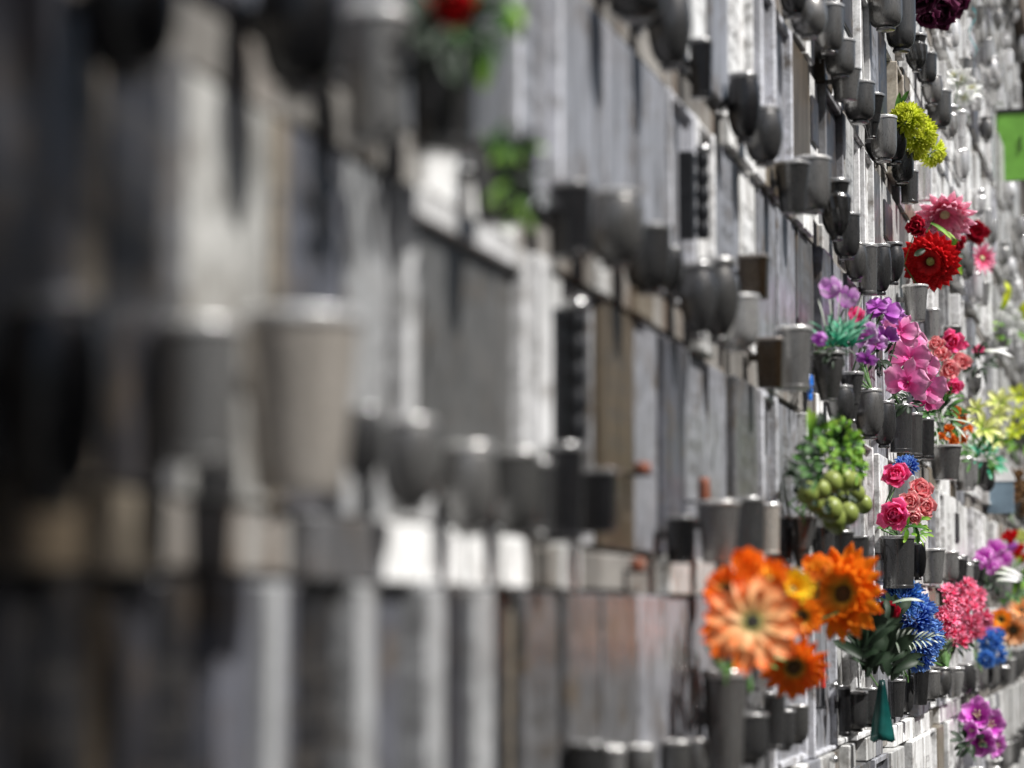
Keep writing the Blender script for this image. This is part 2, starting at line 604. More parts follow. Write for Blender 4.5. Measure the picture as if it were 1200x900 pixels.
if rest.v:
    ro = link('distant_plaques', rest.mesh('distant_plaques', [STONE], False, None, True))
    ro['kind'] = 'stuff'
    ro.color = (*PALE, 0)
print('plaques', len(plaques), 'left over', len(cands) - room)

# pale marble strips set on the ledges between the vases
strips = []
EXTRA = ()
for k_, lo_, hi_ in ((-2, 880, 1130), (-1, 880, 1130), (0, 840, 1120), (1, 880, 1120), (2, 850, 1110), (3, 930, 1110), (4, 1040, 1130)):
    x_ = lo_
    while x_ < hi_:
        w_ = (1350 - x_) * rnd.uniform(.02, .045)
        if rnd.random() < .6:
            EXTRA += ((k_, x_, x_ + w_ * .9, rnd.choice((WHITE, WHITE, PALE, PALE, LIGHT, TAN, BROWN))),)
        x_ += w_
for k, x0, x1, tone in ((0, 436, 526, WHITE), (0, 535, 570, WHITE), (0, 576, 604, WHITE), (1, 484, 526, WHITE), (1, 540, 592, WHITE), (0, 350, 428, MID), (0, 96, 172, TAN), (0, -30, 70, BROWN),
                        (0, 646, 668, PALE), (0, 775, 800, PALE), (0, 806, 828, PALE), (1, 735, 755, TAN), (1, 690, 705, PALE), (1, 812, 828, PALE)) + EXTRA:
    za, zb = zr(k) - .428 * P, zr(k) - .278 * P
    ya, yb = yat(x0), yat(x1)
    m = MB()
    m.box((-.01, -(yb - ya) / 2, 0), (.034, (yb - ya) / 2, zb - za), .003)
    o = link('ledge_strip', m.mesh('ledge_strip', [STONE], False, None, True), None, (0, (ya + yb) / 2, za))
    o.color = (*(c_ * (1.15 if tone == WHITE else 1) for c_ in tone), 0)
    strips.append((k, (ya + yb) / 2, o, CNAME[tone] + ' stone strip on the ledge'))

# ------------------------------------------------------------------ vases
PROF = {
    'rounded': [(.0, .0), (.50, .0), (.57, .015), (.57, .05), (.48, .075), (.66, .095), (.83, .15), (.94, .24), (.99, .36), (1.0, .60), (1.0, .93)],
    'bowl': [(0, 0), (.42, 0), (.48, .02), (.47, .05), (.40, .075), (.60, .11), (.80, .21), (.94, .37), (1.0, .55), (.985, .72), (.92, .86), (.86, .93)],
    'urn': [(0, 0), (.40, 0), (.45, .02), (.44, .05), (.36, .08), (.56, .15), (.82, .29), (.97, .46), (1.0, .60), (.95, .74), (.82, .84), (.76, .90), (.84, .94)],
    'tapered': [(0, 0), (.66, 0), (.70, .015), (.72, .05), (.80, .35), (.90, .70), (.97, .94)],
    'straight': [(0, 0), (.86, 0), (.90, .012), (.90, .06), (.86, .07), (.90, .4), (.95, .94)],
    'conical': [(0, 0), (.30, 0), (.34, .02), (.30, .04), (.50, .30), (.74, .62), (.97, .94)],
    'collared': [(0, 0), (.46, 0), (.52, .015), (.50, .04), (.60, .16), (.78, .45), (.92, .74), (.95, .84), (.87, .86), (.87, .88), (.95, .94)],
    'fluted': [(0, 0), (.36, 0), (.42, .02), (.38, .06), (.60, .14), (.84, .28), (.95, .50), (.97, .70), (.80, .76), (.80, .79), (.92, .94)],
    'faceted': [(0, 0), (.5, 0), (.57, .02), (.52, .06), (.72, .10), (.93, .24), (1.0, .42), (1.0, .93)],
    'boxy': [(0, 0), (.80, 0), (.84, .02), (.86, .05), (.92, .5), (.98, .93)],
}
WORD = {'rounded': 'round bottomed', 'bowl': 'rounded cup', 'urn': 'urn shaped', 'tapered': 'tapered', 'straight': 'straight sided', 'conical': 'cone shaped', 'collared': 'narrow collared',
        'fluted': 'spiral fluted', 'faceted': 'faceted', 'boxy': 'square'}


def square(a, z):
    return min(1 / max(abs(math.cos(a)), 1e-6), 1 / max(abs(math.sin(a)), 1e-6), 1.22) * .86


def flute(a, z):
    return 1 + (.055 * math.cos(9 * a + 7 * z) if .1 < z < .74 else 0)


SHAPE = {'boxy': square, 'fluted': flute}
vase_mesh = {}
for kind, prof in PROF.items():
    n = {'faceted': 10, 'boxy': 32, 'fluted': 72}.get(kind, 32)
    if kind == 'fluted':
        fine = []
        for (r0, z0), (r1, z1) in zip(prof, prof[1:]):
            st = max(1, int((z1 - z0) / .03))
            fine += [(r0 + (r1 - r0) * i / st, z0 + (z1 - z0) * i / st) for i in range(st)]
        prof = fine + [prof[-1]]
    sh = SHAPE.get(kind)
    top = prof[-1][0]
    b = MB()
    b.lathe(prof + [(top * .97, .945), (top * .88, .94), (top * .84, .80), (top * .6, .35), (0, .33)], n, 0, sh)
    ri = MB()
    ri.lathe([(top * .90, .93), (top + .03, .932), (top + .055, .945), (top + .055, .985), (top + .03, 1.0), (top * .93, 1.0), (top * .89, .985), (top * .89, .93)], n, 0, sh)
    br = MB()
    br.box((-1.42, -.24, .44), (-1.30, .24, .80), .03)
    br.box((-1.31, -.12, .54), (-.80, .12, .68), .02)
    sm = kind not in ('faceted',)
    vase_mesh[kind] = (b.mesh('body', [BRONZE], sm, None, True), ri.mesh('rim', [BRONZE], sm, None, True), br.mesh('bracket', [BRONZE], False, None, True))
    for q in (b, ri, br):
        pass
    j = MB()
    for q in (b, ri, br):
        j.add(q.v, q.f, 0, q.u)
    vase_mesh[kind] += (j.mesh('vase', [BRONZE], sm, None, True),)
for kind in vase_mesh:                               # keep the rim crisp on smooth bodies
    for me in vase_mesh[kind]:
        if hasattr(me, 'set_sharp_from_angle'):
            me.set_sharp_from_angle(angle=math.radians(38))

VC = {'black': (.02, .02, .022), 'dark': (.06, .06, .061), 'bronze': (.15, .148, .145), 'grey': (.30, .298, .295), 'silver': (.58, .58, .59), 'rusty': (.07, .045, .024), 'pinkish': (.50, .46, .415)}
masters = {}
vases = []


def vase(k, kind, tone, loc, r, h, single=False):
    key = (kind, single)
    if single:
        o = bpy.data.objects.new('vase', vase_mesh[kind][3])
        COL.objects.link(o)
    elif key not in masters:
        o = bpy.data.objects.new('vase', None)
        COL.objects.link(o)
        for nme, me in zip(('body', 'rim', 'bracket'), vase_mesh[kind]):
            link(nme, me, o)
        masters[key] = o
    else:
        o = copy_tree(masters[key])
    o.location = loc
    o.scale = (r, r, h)
    o.rotation_euler = (0, 0, rnd.uniform(-.05, .05))
    j = rnd.uniform(.62, 1.5)
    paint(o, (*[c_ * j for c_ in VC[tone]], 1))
    if not single:
        for ch in o.children:
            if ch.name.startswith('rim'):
                ch.color = (*[min(.9, c_ * j * 2.2 + .25) for c_ in VC[tone]], 1)  # rim colour raised above the body's, painting in the bright glints
    vases.append((k, loc.y, o, '%s %s vase' % (WORD[kind], {'bronze': 'brown grey', 'dark': 'dark grey', 'grey': 'grey', 'silver': 'silvery', 'rusty': 'rusty brown', 'black': 'black', 'pinkish': 'pale beige'}[tone])))
    return o


def vase_px(k, px, rim, bot, wpx, kind, tone, single=False, plate=.026):
    off = .06
    for _ in range(4):
        p, s = at(px, bot, off)
        r = wpx / 2 / s
        off = plate + 1.42 * r
    p, s = at(px, bot, off)
    h = (bot - rim) / s
    return vase(k, kind, tone, p, r, h, single)


NEAR_V = [
    (0, 58, 350, 600, 128, 'rounded', 'black'), (0, 232, 378, 545, 104, 'straight', 'grey'), (0, 350, 366, 578, 148, 'tapered', 'pinkish'), (0, 425, 478, 565, 50, 'rounded', 'dark'),
    (0, 480, 490, 602, 70, 'rounded', 'bronze'), (0, 549, 520, 628, 66, 'rounded', 'bronze'), (0, 604, 528, 628, 54, 'rounded', 'bronze'), (0, 632, 540, 622, 32, 'straight', 'dark'),
    (0, 660, 520, 635, 50, 'straight', 'black'), (0, 700, 550, 625, 50, 'boxy', 'black'),
    (0, 798, 605, 660, 38, 'straight', 'black'), (0, 842, 587, 660, 48, 'tapered', 'bronze'), (0, 875, 583, 655, 44, 'straight', 'dark'), (0, 901, 590, 650, 28, 'straight', 'pinkish'),
    (0, 920, 604, 660, 20, 'straight', 'black'), (0, 939, 604, 665, 36, 'conical', 'bronze'), (0, 965, 615, 668, 26, 'rounded', 'dark'), (0, 985, 622, 672, 30, 'tapered', 'dark'), (0, 1006, 628, 672, 26, 'boxy', 'dark'),
    (0, 1053, 628, 690, 40, 'straight', 'dark'), (0, 1076, 636, 680, 18, 'rounded', 'black'), (0, 1093, 643, 684, 28, 'tapered', 'grey'), (0, 1112, 646, 684, 22, 'rounded', 'grey'),
    (1, 150, -60, 95, 120, 'rounded', 'black'), (1, 350, -50, 115, 105, 'rounded', 'black'), (1, 440, 14, 165, 88, 'tapered', 'grey'), (1, 520, 20, 178, 84, 'straight', 'dark'),
    (1, 590, 165, 262, 84, 'tapered', 'black'), (1, 668, 214, 302, 54, 'straight', 'black'), (1, 721, 224, 315, 62, 'rounded', 'bronze'), (1, 760, 264, 345, 50, 'rounded', 'dark'), (1, 786, 290, 345, 28, 'rounded', 'dark'),
    (1, 818, 308, 398, 40, 'urn', 'dark'), (1, 842, 303, 402, 46, 'urn', 'bronze'), (1, 866, 346, 412, 44, 'rounded', 'grey'), (1, 884, 300, 350, 38, 'boxy', 'rusty'),
    (1, 903, 396, 455, 34, 'boxy', 'rusty'), (1, 930, 383, 457, 44, 'straight', 'grey'), (1, 971, 412, 470, 36, 'collared', 'bronze'), (1, 985, 452, 498, 30, 'rounded', 'dark'), (1, 999, 436, 494, 26, 'rounded', 'dark'),
    (1, 1019, 456, 515, 32, 'rounded', 'bronze'), (1, 1036, 470, 525, 26, 'rounded', 'dark'), (1, 1056, 474, 530, 28, 'straight', 'dark'), (1, 1070, 484, 535, 24, 'straight', 'bronze'), (1, 1084, 490, 538, 24, 'straight', 'dark'),
    (1, 1108, 522, 562, 36, 'tapered', 'bronze'), (1, 1131, 536, 575, 22, 'straight', 'grey'),
    (2, 745, -40, 25, 60, 'rounded', 'dark'), (2, 785, -12, 82, 48, 'rounded', 'dark'), (2, 822, 46, 115, 28, 'straight', 'black'),
    (2, 872, 86, 168, 36, 'rounded', 'black'), (2, 895, 126, 195, 42, 'rounded', 'dark'),
    (2, 929, 190, 250, 38, 'rounded', 'dark'), (2, 952, 184, 250, 40, 'faceted', 'bronze'), (2, 980, 210, 282, 32, 'fluted', 'dark'), (2, 992, 250, 304, 30, 'rounded', 'dark'), (2, 1003, 285, 330, 24, 'rounded', 'bronze'),
    (2, 1017, 286, 346, 24, 'straight', 'bronze'), (2, 1032, 286, 346, 24, 'rounded', 'dark'), (2, 1047, 284, 334, 24, 'rounded', 'dark'), (2, 1073, 334, 376, 28, 'tapered', 'grey'), (2, 1092, 362, 398, 20, 'straight', 'grey'),
    (3, 930, -30, 20, 30, 'rounded', 'dark'), (3, 948, -2, 46, 40, 'rounded', 'bronze'), (3, 972, 5, 63, 32, 'faceted', 'bronze'), (3, 985, 47, 92, 32, 'rounded', 'bronze'), (3, 991, 80, 118, 34, 'tapered', 'bronze'),
    (3, 1008, 96, 145, 32, 'rounded', 'bronze'), (3, 1022, 110, 162, 28, 'rounded', 'dark'), (3, 1036, 136, 190, 28, 'rounded', 'bronze'), (3, 1050, 138, 192, 24, 'rounded', 'dark'), (3, 1058, 176, 215, 24, 'faceted', 'dark'),
    (3, 1066, 200, 238, 22, 'straight', 'dark'), (3, 1083, 190, 236, 18, 'straight', 'silver'),
    (4, 1038, -14, 36, 36, 'rounded', 'bronze'), (4, 1056, -8, 62, 32, 'rounded', 'dark'), (4, 1074, 40, 84, 24, 'fluted', 'dark'), (4, 1086, 62, 100, 22, 'rounded', 'dark'), (4, 1093, 88, 124, 22, 'rounded', 'bronze'),
    (4, 1101, 106, 152, 26, 'rounded', 'bronze'), (4, 1113, 124, 164, 20, 'fluted', 'grey'), (4, 1124, 130, 178, 20, 'rounded', 'silver'),
    (-1, 690, 870, 930, 40, 'rounded', 'dark'), (-1, 720, 876, 940, 28, 'straight', 'grey'), (-1, 752, 874, 938, 32, 'rounded', 'bronze'), (-1, 793, 868, 930, 30, 'rounded', 'bronze'), (-1, 817, 866, 925, 26, 'rounded', 'bronze'),
    (-1, 850, 786, 930, 48, 'tapered', 'bronze'), (-1, 877, 836, 896, 42, 'rounded', 'dark'), (-1, 908, 812, 878, 26, 'straight', 'dark'), (-1, 920, 832, 880, 22, 'rounded', 'dark'), (-1, 935, 826, 872, 24, 'rounded', 'bronze'),
    (-1, 990, 804, 862, 16, 'straight', 'black'), (-1, 1003, 810, 858, 26, 'rounded', 'dark'), (-1, 1018, 806, 852, 26, 'rounded', 'dark'), (-1, 1050, 796, 840, 22, 'tapered', 'dark'), (-1, 1062, 792, 838, 18, 'rounded', 'dark'),
    (-1, 1076, 784, 826, 26, 'tapered', 'dark'), (-1, 1090, 786, 822, 22, 'rounded', 'bronze'), (-1, 1104, 782, 818, 22, 'urn', 'bronze'), (-1, 1118, 782, 818, 24, 'rounded', 'grey'), (-1, 1132, 778, 812, 20, 'rounded', 'dark'),
]
done_to = {}
for v in NEAR_V:
    if v[1] > 600:                                  # crowded rows: broad pots that nearly touch
        v = v[:4] + (v[4] * (1.10 if v[5] != 'straight' else 1.02),) + v[5:]
    if v[5] == 'rounded' and rnd.random() < .5:
        v = v[:5] + ('bowl',) + v[6:]
    if v[1] > 880 and v[5] == 'rounded' and rnd.random() < .3:
        v = v[:5] + (rnd.choice(('faceted', 'tapered', 'urn', 'collared', 'conical')),) + v[6:]
    o = vase_px(*v)
    done_to[v[0]] = max(done_to.get(v[0], 0), o.location.y)

kinds_far = ['rounded'] * 5 + ['bowl'] * 5 + ['tapered', 'tapered', 'straight', 'faceted', 'fluted', 'urn', 'collared', 'straight']
cv = []
for k in range(-3, 9):
    y = done_to.get(k, 0) + .2 if k in done_to else yat(955) + rnd.uniform(0, .2)
    if k < 5 and k not in (-2, -3):
        y = max(y, yat(1100) if k in (2, 3, 4) else y)
    while y < 12.9:
        yy = y + rnd.uniform(-.025, .025)
        p0 = proj(Vector((.06, yy, zr(k) - .22 * P)))
        p1 = proj(Vector((.06, yy, zr(k))))
        if p1[1] < 905 and p0[1] > -5 and p0[0] < 1206 and rnd.random() < (.93 if yy < 7.5 else .8) and not (1155 < p0[0] < 1206 and 125 < p0[1] < 235):
            cv.append((p0[2], k, yy))
        y += rnd.choice((.19, .2, .21, .25)) if y < 7.5 else rnd.choice((.21, .27, .3, .42))
cv.sort()
for zc, k, yy in cv[:296 - len(vases)]:
    r = rnd.uniform(.030, .042) * (1 if yy < 7 else .74)
    h = rnd.uniform(.08, .112)
    z = zr(k) - h + rnd.uniform(-.012, .02)
    hi = rnd.random()
    tone = ('silver' if hi < .6 else 'grey') if k > 2 and yy > 7 else ('dark' if hi < .4 else 'bronze' if hi < .75 else 'grey')  # far upper vases toned paler, overexposed light put into their colour
    vase(k, rnd.choice(kinds_far), tone, Vector((.03 + 1.42 * r, yy, z)), r, h, zc > 8.2)
print('vases', len(vases), 'of', len(cv) + len(NEAR_V))

# ------------------------------------------------------------------ flowers


def petal(mb, M, L, W, base_r, tilt, curl, cup, ang, z0=0.0, mat=0, nu=6, nv=4, pw=3.0, ruf=0.0, rng=rnd, u0=0.0, u1=1.0):
    rows, us = [], []
    x, z, a = base_r, z0, tilt
    ca, sa = math.cos(ang), math.sin(ang)
    ph = rng.uniform(0, 6.28)
    for i in range(nu + 1):
        s = i / nu
        w_ = W * (((s + .02) ** .6) * max(0, 1 - s ** pw) ** .5 * 1.15 + .16 * (1 - s))
        row = []
        for j in range(nv + 1):
            v = -1 + 2 * j / nv
            zz = z + cup * v * v * W * .5 + ruf * W * s * math.sin(5 * v + ph + 3 * s)
            xx = x - (.12 * W * v * v if s > .7 else 0)
            yy = w_ * v * .5
            row.append(M @ Vector((xx * ca - yy * sa, xx * sa + yy * ca, zz)))
        rows.append(row)
        us.append(u0 + (u1 - u0) * s)
        x += math.cos(a) * L / nu
        z += math.sin(a) * L / nu
        a -= curl / nu
    mb.grid(rows, mat, us)


def frame(pos, right=0, up=0, roll=0.0):
    """matrix of a flower at POS whose face points at the viewer turned RIGHT and UP by degrees"""
    c = (CAM - pos).normalized()
    d = c + R_ * math.tan(math.radians(right)) + U_ * math.tan(math.radians(up))
    d.normalize()
    x = Vector((0, 0, 1)).cross(d)
    if x.length < 1e-3:
        x = Vector((1, 0, 0))
    x.normalize()
    y = d.cross(x)
    M = Matrix((x, y, d)).transposed().to_4x4()
    M.translation = pos
    return M @ Matrix.Rotation(roll, 4, 'Z')


class Bouquet:
    def __init__(s, name, label, cat, px, py, off, group=None):
        s.root = bpy.data.objects.new(name, None)
        COL.objects.link(s.root)
        s.loc, _ = at(px, py, off)
        s.root.location = s.loc
        tag(s.root, label, cat, group)
        s.stems = MB()

    def part(s, name, mb, mats, parent=None, smooth=True):
        o = link(name, mb.mesh(name, mats, smooth, s.loc), parent or s.root)
        return o

    def stem(s, pos, r=.0022, nrm=None):
        nrm = nrm or (CAM - pos).normalized()
        mid = pos - nrm * .045 - Vector((.01, 0, .012))
        low = s.loc * .55 + mid * .45 + Vector((-.035, .02, 0))
        s.stems.tube([s.loc - Vector((0, 0, .012)), s.loc, low, mid, pos - nrm * .004], r, r * .8, 6)

    def finish(s):
        if s.stems.v:
            s.part('stem', s.stems, [STEM])

    # ---- blooms
    def daisy(s, px, py, off, rpx, mat, centre, right=0, up=0, n=13, layers=2, wid=.42, tilt=.25, curl=.35, pw=2.6, cs=.24, ring=None):
        pos, sc_ = at(px, py, off)
        R = rpx / sc_
        M = frame(pos, right, up, rnd.uniform(0, 1))
        b = MB()
        for l in range(layers):
            for i in range(n):
                a = 2 * math.pi * (i + l * .5) / n + rnd.uniform(-.06, .06)
                Lp = R * (1 - .16 * l) * rnd.uniform(.80, .90)
                petal(b, M, Lp, R * wid * rnd.uniform(.9, 1.1), R * .12, tilt + .22 * l + rnd.uniform(-.1, .1), curl + rnd.uniform(-.1, .15), .35, a, R * .02 * l, 0, 7, 4, pw)
        o = s.part('bloom', b, [PM[mat]])
        c_ = MB()
        for q in range(46):                          # a domed centre of small florets
            t = (q + .5) / 46
            rr = R * cs * math.sqrt(t)
            a = q * 2.39996
            c_.ball(M @ Vector((rr * math.cos(a), rr * math.sin(a), R * (.13 - .07 * t))), R * cs * .19, 0, 4, 6)
        if ring:
            for q in range(34):
                a = 2 * math.pi * q / 34
                rr = R * cs * (1.12 + .1 * (q % 2))
                c_.ball(M @ Vector((rr * math.cos(a), rr * math.sin(a), R * .09)), R * cs * .2, 1, 4, 6)
        s.part('flower_centre', c_, [centre, ring or centre], o)
        s.stem(M.translation, nrm=M.col[2].to_3d())

    def mum(s, px, py, off, rpx, mat, right=0, up=0, n=110, wid=.13, squash=1.0):
        n, wid, rpx = int(n * 1.5), wid * 1.5, rpx * 1.1
        pos, sc_ = at(px, py, off)
        R = rpx / sc_
        M = frame(pos, right, up)
        b = MB()
        for i in range(n):
            t = (i + .5) / n
            el = math.pi / 2 - t * 1.85
            a = i * 2.39996 + rnd.uniform(-.15, .15)
            L = R * (.35 + .45 * t) * rnd.uniform(.85, 1.1)
            bx, bz = R * .42 * math.cos(el), R * .42 * math.sin(el) * squash
            petal(b, M, L, R * wid * rnd.uniform(.85, 1.3), bx, el + .15, -.75 + 1.25 * t, .9, a, bz, 0, 5, 2, 2.2)
        s.part('bloom', b, [PM[mat]])
        s.stem(pos)

    def peony(s, px, py, off, rpx, mat, right=0, up=0, n=26, ruf=.06):
        pos, sc_ = at(px, py, off)
        R = rpx / sc_
        M = frame(pos, right, up)
        b = MB()
        for i in range(n):
            t = i / (n - 1)
            a = i * 2.39996 + rnd.uniform(-.2, .2)
            L = R * (.50 + .62 * t) * rnd.uniform(.9, 1.08)
            tilt = 1.55 - 1.15 * t
            petal(b, M, L, R * (.55 + .5 * t), R * (.02 + .10 * t), tilt + rnd.uniform(-.1, .1), -.35 - .5 * (1 - t) + .6 * t * t, .38, a, -R * .05 * t, 0, 6, 5, 4.5, ruf, u0=.1, u1=.55 + .45 * t)
        s.part('bloom', b, [PM[mat]])
        s.stem(pos)

    def lily(s, px, py, off, rpx, mat, right=0, up=0, n=6, wid=.42, tilt=.75, curl=.9, pw=1.8):
        pos, sc_ = at(px, py, off)
        R = rpx / sc_
        M = frame(pos, right, up, rnd.uniform(0, 1))
        b = MB()
        for i in range(n):
            a = 2 * math.pi * i / n + rnd.uniform(-.12, .12)
            petal(b, M, R * rnd.uniform(.95, 1.15), R * wid, R * .05, tilt - .12 * (i % 2), curl + rnd.uniform(-.15, .25), .35, a, -R * .25, 0, 7, 4, pw, .03)
        o = s.part('bloom', b, [PM[mat]])
        st = MB()
        for i in range(5):
            a = 1.2566 * i
            st.tube([M @ Vector((0, 0, -R * .2)), M @ Vector((R * .1 * math.cos(a), R * .1 * math.sin(a), R * .2)), M @ Vector((R * .18 * math.cos(a), R * .18 * math.sin(a), R * .42))], R * .022, R * .03, 5)
        s.part('stamen', st, [PALECENTRE], o)
        s.stem(M @ Vector((0, 0, -R * .25)), nrm=M.col[2].to_3d())

    def tulip(s, px, py, off, rpx, mat, right=0, up=60, n=6, open_=.1):
        pos, sc_ = at(px, py, off)
        R = rpx / sc_
        M = frame(pos, right, up, rnd.uniform(0, 1))
        b = MB()
        for i in range(n):
            a = 2 * math.pi * i / n + rnd.uniform(-.1, .1)
            petal(b, M, R * 1.75, R * 1.05, R * .06, .35 + .1 * (i % 2) + open_, -1.35 + 1.2 * open_, .40, a, -R * .6, 0, 7, 4, 3.2, .02)
        s.part('bloom', b, [PM[mat]])
        s.stem(M @ Vector((0, 0, -R * .6)), nrm=M.col[2].to_3d())

    def orchid(s, px, py, off, rpx, mat, right=0, up=0):
        pos, sc_ = at(px, py, off)
        R = rpx / sc_
        M = frame(pos, right, up, rnd.uniform(-.5, .5))
        b = MB()
        for i in range(3):
            petal(b, M, R, R * .62, R * .04, .12, .5, .25, math.pi / 2 + i * 2.0944, 0, 0, 7, 5, 2.6, .05)
        for sg in (0, math.pi):
            petal(b, M, R * 1.02, R * 1.15, R * .04, .28, .55, .16, sg + .25 * (1 if sg == 0 else -1), R * .04, 0, 7, 6, 4.0, .08)
        for i in range(3):
            petal(b, M, R * .5, R * .42, 0, .9 - .2 * i, -.6, .6, -math.pi / 2 + (i - 1) * .7, R * .06, 0, 5, 4, 3.0, .1, u0=0, u1=.4)
        s.part('bloom', b, [PM[mat]])
        s.stem(pos)

    def carnations(s, spots, off, rpx, mat):
        for px, py in spots:
            pos, sc_ = at(px, py, off + rnd.uniform(-.012, .012))
            R = rpx / sc_ * rnd.uniform(.85, 1.15)
            M = frame(pos, rnd.uniform(-50, 50), rnd.uniform(-30, 55))
            b = MB()
            for i in range(34):
                t = i / 33
                petal(b, M, R * (.55 + .5 * t) * rnd.uniform(.85, 1.1), R * .42, R * .03, 1.5 - 1.3 * t + rnd.uniform(-.15, .15), .4 * t, .25, i * 2.39996, 0, 0, 5, 4, 7, .16)
            s.part('bloom', b, [PM[mat]])
            s.stem(pos)

    def leaves(s, name, spots, mat, cup=.35, nu=7, pw=1.7):
        """spots: (px, py, off, length px, width px, direction degrees in the picture, tip turned to viewer degrees)"""
        b = MB()
        one = name.endswith('foliage')
        for px, py, off, lpx, wpx, deg, tow in spots:
            if not one:
                b = MB()
            pos, sc_ = at(px, py, off)
            d = R_ * math.cos(math.radians(deg)) + U_ * math.sin(math.radians(deg))
            d = (d * math.cos(math.radians(tow)) + (CAM - pos).normalized() * math.sin(math.radians(tow))).normalized()
            nrm = (CAM - pos).normalized() * .7 + Vector((.3, 0, .55)) + Vector((rnd.uniform(-.4, .4), rnd.uniform(-.4, .4), rnd.uniform(-.3, .3)))
            y = nrm.cross(d).normalized()
            z = d.cross(y)
            M = Matrix((d, y, z)).transposed().to_4x4()
            M.translation = pos
            petal(b, M, lpx / sc_, wpx / sc_, 0, .25, rnd.uniform(.4, 1.0), cup, 0, 0, 0, nu, 2, pw)
            if not one:
                s.part(name, b, [PM[mat]])
        if one:
            s.part(name, b, [PM[mat]])

    def tuft(s, px, py, off, rpx, mat, n=40, lpx=14, wpx=4, name='foliage', sx=1.0, sy=1.0, arc=(0, 360), rough=.7):
        sp = []
        for i in range(n):
            a = rnd.uniform(*arc)
            r = rpx * math.sqrt(rnd.random())
            x = px + sx * r * math.cos(math.radians(a)) * .7
            y = py - sy * r * math.sin(math.radians(a)) * .7
            sp.append((x, y, off + rnd.uniform(-.5, .5) * rpx / 900, lpx * rnd.uniform(.7, 1.25), wpx * rnd.uniform(.7, 1.3), a + rnd.uniform(-45, 45), rnd.uniform(-20, 60)))
        s.leaves(name, sp, mat)


# --- orange daisies, the nearest sharp bouquet
b = Bouquet('bouquet', 'orange gerbera daisies with yellow tulips, blurred, in the tall vase at lower centre right', 'flowers', 850, 792, .085)
b.daisy(882, 728, .128, 66, 'orange_red', GREENCENTRE, -6, 14, 11, 1, .40, .10, .25, 2.4, .10)
b.daisy(882, 730, .138, 66, 'orange_cream', DARKCENTRE, -6, 14, 12, 1, .40, .22, .55, 3.0, .15, PALECENTRE)
b.daisy(882, 730, .142, 44, 'orange_cream', DARKCENTRE, -6, 14, 9, 1, .40, .45, .5, 3.0, .2, GREENCENTRE)
b.daisy(991, 697, .150, 64, 'orange', BROWNCENTRE, -28, 12, 17, 3, .34, .34, .30, 2.4, .2, GREENCENTRE)
b.daisy(930, 780, .110, 45, 'orange_red', BROWNCENTRE, 10, -25, 15, 2, .34, .3, .4, 2.2, .22, GREENCENTRE)
b.daisy(903, 680, .140, 30, 'yellow_orange', GREENCENTRE, 5, 40, 9, 2, .5, .7, .5, 3, .12)
b.daisy(928, 692, .142, 31, 'yellow', GREENCENTRE, 25, 30, 9, 2, .55, .75, .5, 3, .12)
b.tulip(958, 672, .125, 20, 'yellow_orange', -10, 50, open_=.15)
b.tulip(876, 668, .115, 22, 'orange_red', -6, 50, open_=.2)
b.daisy(852, 692, .100, 34, 'orange_red', BROWNCENTRE, -30, 25, 14, 2, .36, .3, .4)
b.daisy(940, 722, .110, 30, 'orange', BROWNCENTRE, 0, 0, 14, 2, .36, .3, .4)
b.tuft(880, 778, .09, 24, 'leaf', 14, 24, 8)
b.finish()

# --- green fruit bunch
b = Bouquet('fruit_bunch', 'green leafy bunch of round unripe fruit hanging in a cone vase above the orange daisies', 'decoration', 942, 607, .085)
for x, y, r in ((947, 578, 12.5), (974, 597, 12), (1003, 578, 9.5), (1012, 591, 9), (984, 580, 11), (965, 596, 11.5), (977, 607, 12.5), (994, 602, 11), (962, 574, 10), (989, 562, 11), (975, 565, 11), (1000, 564, 9), (981, 615, 9), (955, 590, 9)):
    pos, s_ = at(x, y, .11 + rnd.uniform(-.015, .02))
    q = MB()
    q.ball(pos, r * 1.15 / s_, 0, 10, 14, rnd.uniform(.98, 1.14))
    q.ball(pos - Vector((0, .6 * r / s_, .8 * r / s_)), r / s_ * .16, 0, 4, 6)
    b.part('fruit', q, [PM['grape']])
b.tuft(970, 545, .085, 50, 'leaf_dark', 220, 18, 11, name='dark_foliage', sy=1.35, sx=.95)
b.tuft(970, 535, .105, 50, 'leaf', 80, 17, 11, sy=1.0, sx=.9)
b.tuft(986, 522, .128, 34, 'leaf_bright', 60, 13, 9, sy=1.1, sx=.8)
b.tuft(998, 548, .13, 22, 'leaf_bright', 50, 11, 6)
b.leaves('long_leaf', [(950, 520, .11, 46, 12, 92, 0), (948, 512, .1, 34, 10, 75, 10), (960, 505, .11, 30, 12, 30, 20)], 'leaf_bright')
for x, y in ((958, 560), (990, 545), (975, 575)):
    b.stem(at(x, y, .11)[0])
b.finish()

# --- purple callas with teal foliage
b = Bouquet('bouquet', 'lilac calla flowers over teal spiky foliage in a narrow collared vase', 'flowers', 971, 413, .07)
b.tulip(974, 342, .085, 15, 'lilac', -20, 55, open_=.1)
b.tulip(992, 353, .092, 15, 'lilac', 25, 55, open_=.1)
b.tulip(964, 398, .085, 11, 'violet', -40, 10, open_=.3)
b.tulip(1002, 372, .09, 11, 'hot_pink', 20, 45, open_=.2)
b.tulip(1013, 388, .09, 12, 'lilac', 40, 20, open_=.3)
sp = [(985 + rnd.uniform(-14, 16), 403 + rnd.uniform(-12, 6), .09 + rnd.uniform(-.012, .02), rnd.uniform(22, 38), 4.5, rnd.uniform(15, 150), rnd.uniform(-10, 45)) for _ in range(60)]
b.leaves('foliage', sp, 'teal_leaf')
b.leaves('reed', [(970 + 5 * i, 405, .08, 60 + 6 * (i % 3), 2.4, 100 - 7 * i, 0) for i in range(5)], 'silver_leaf')
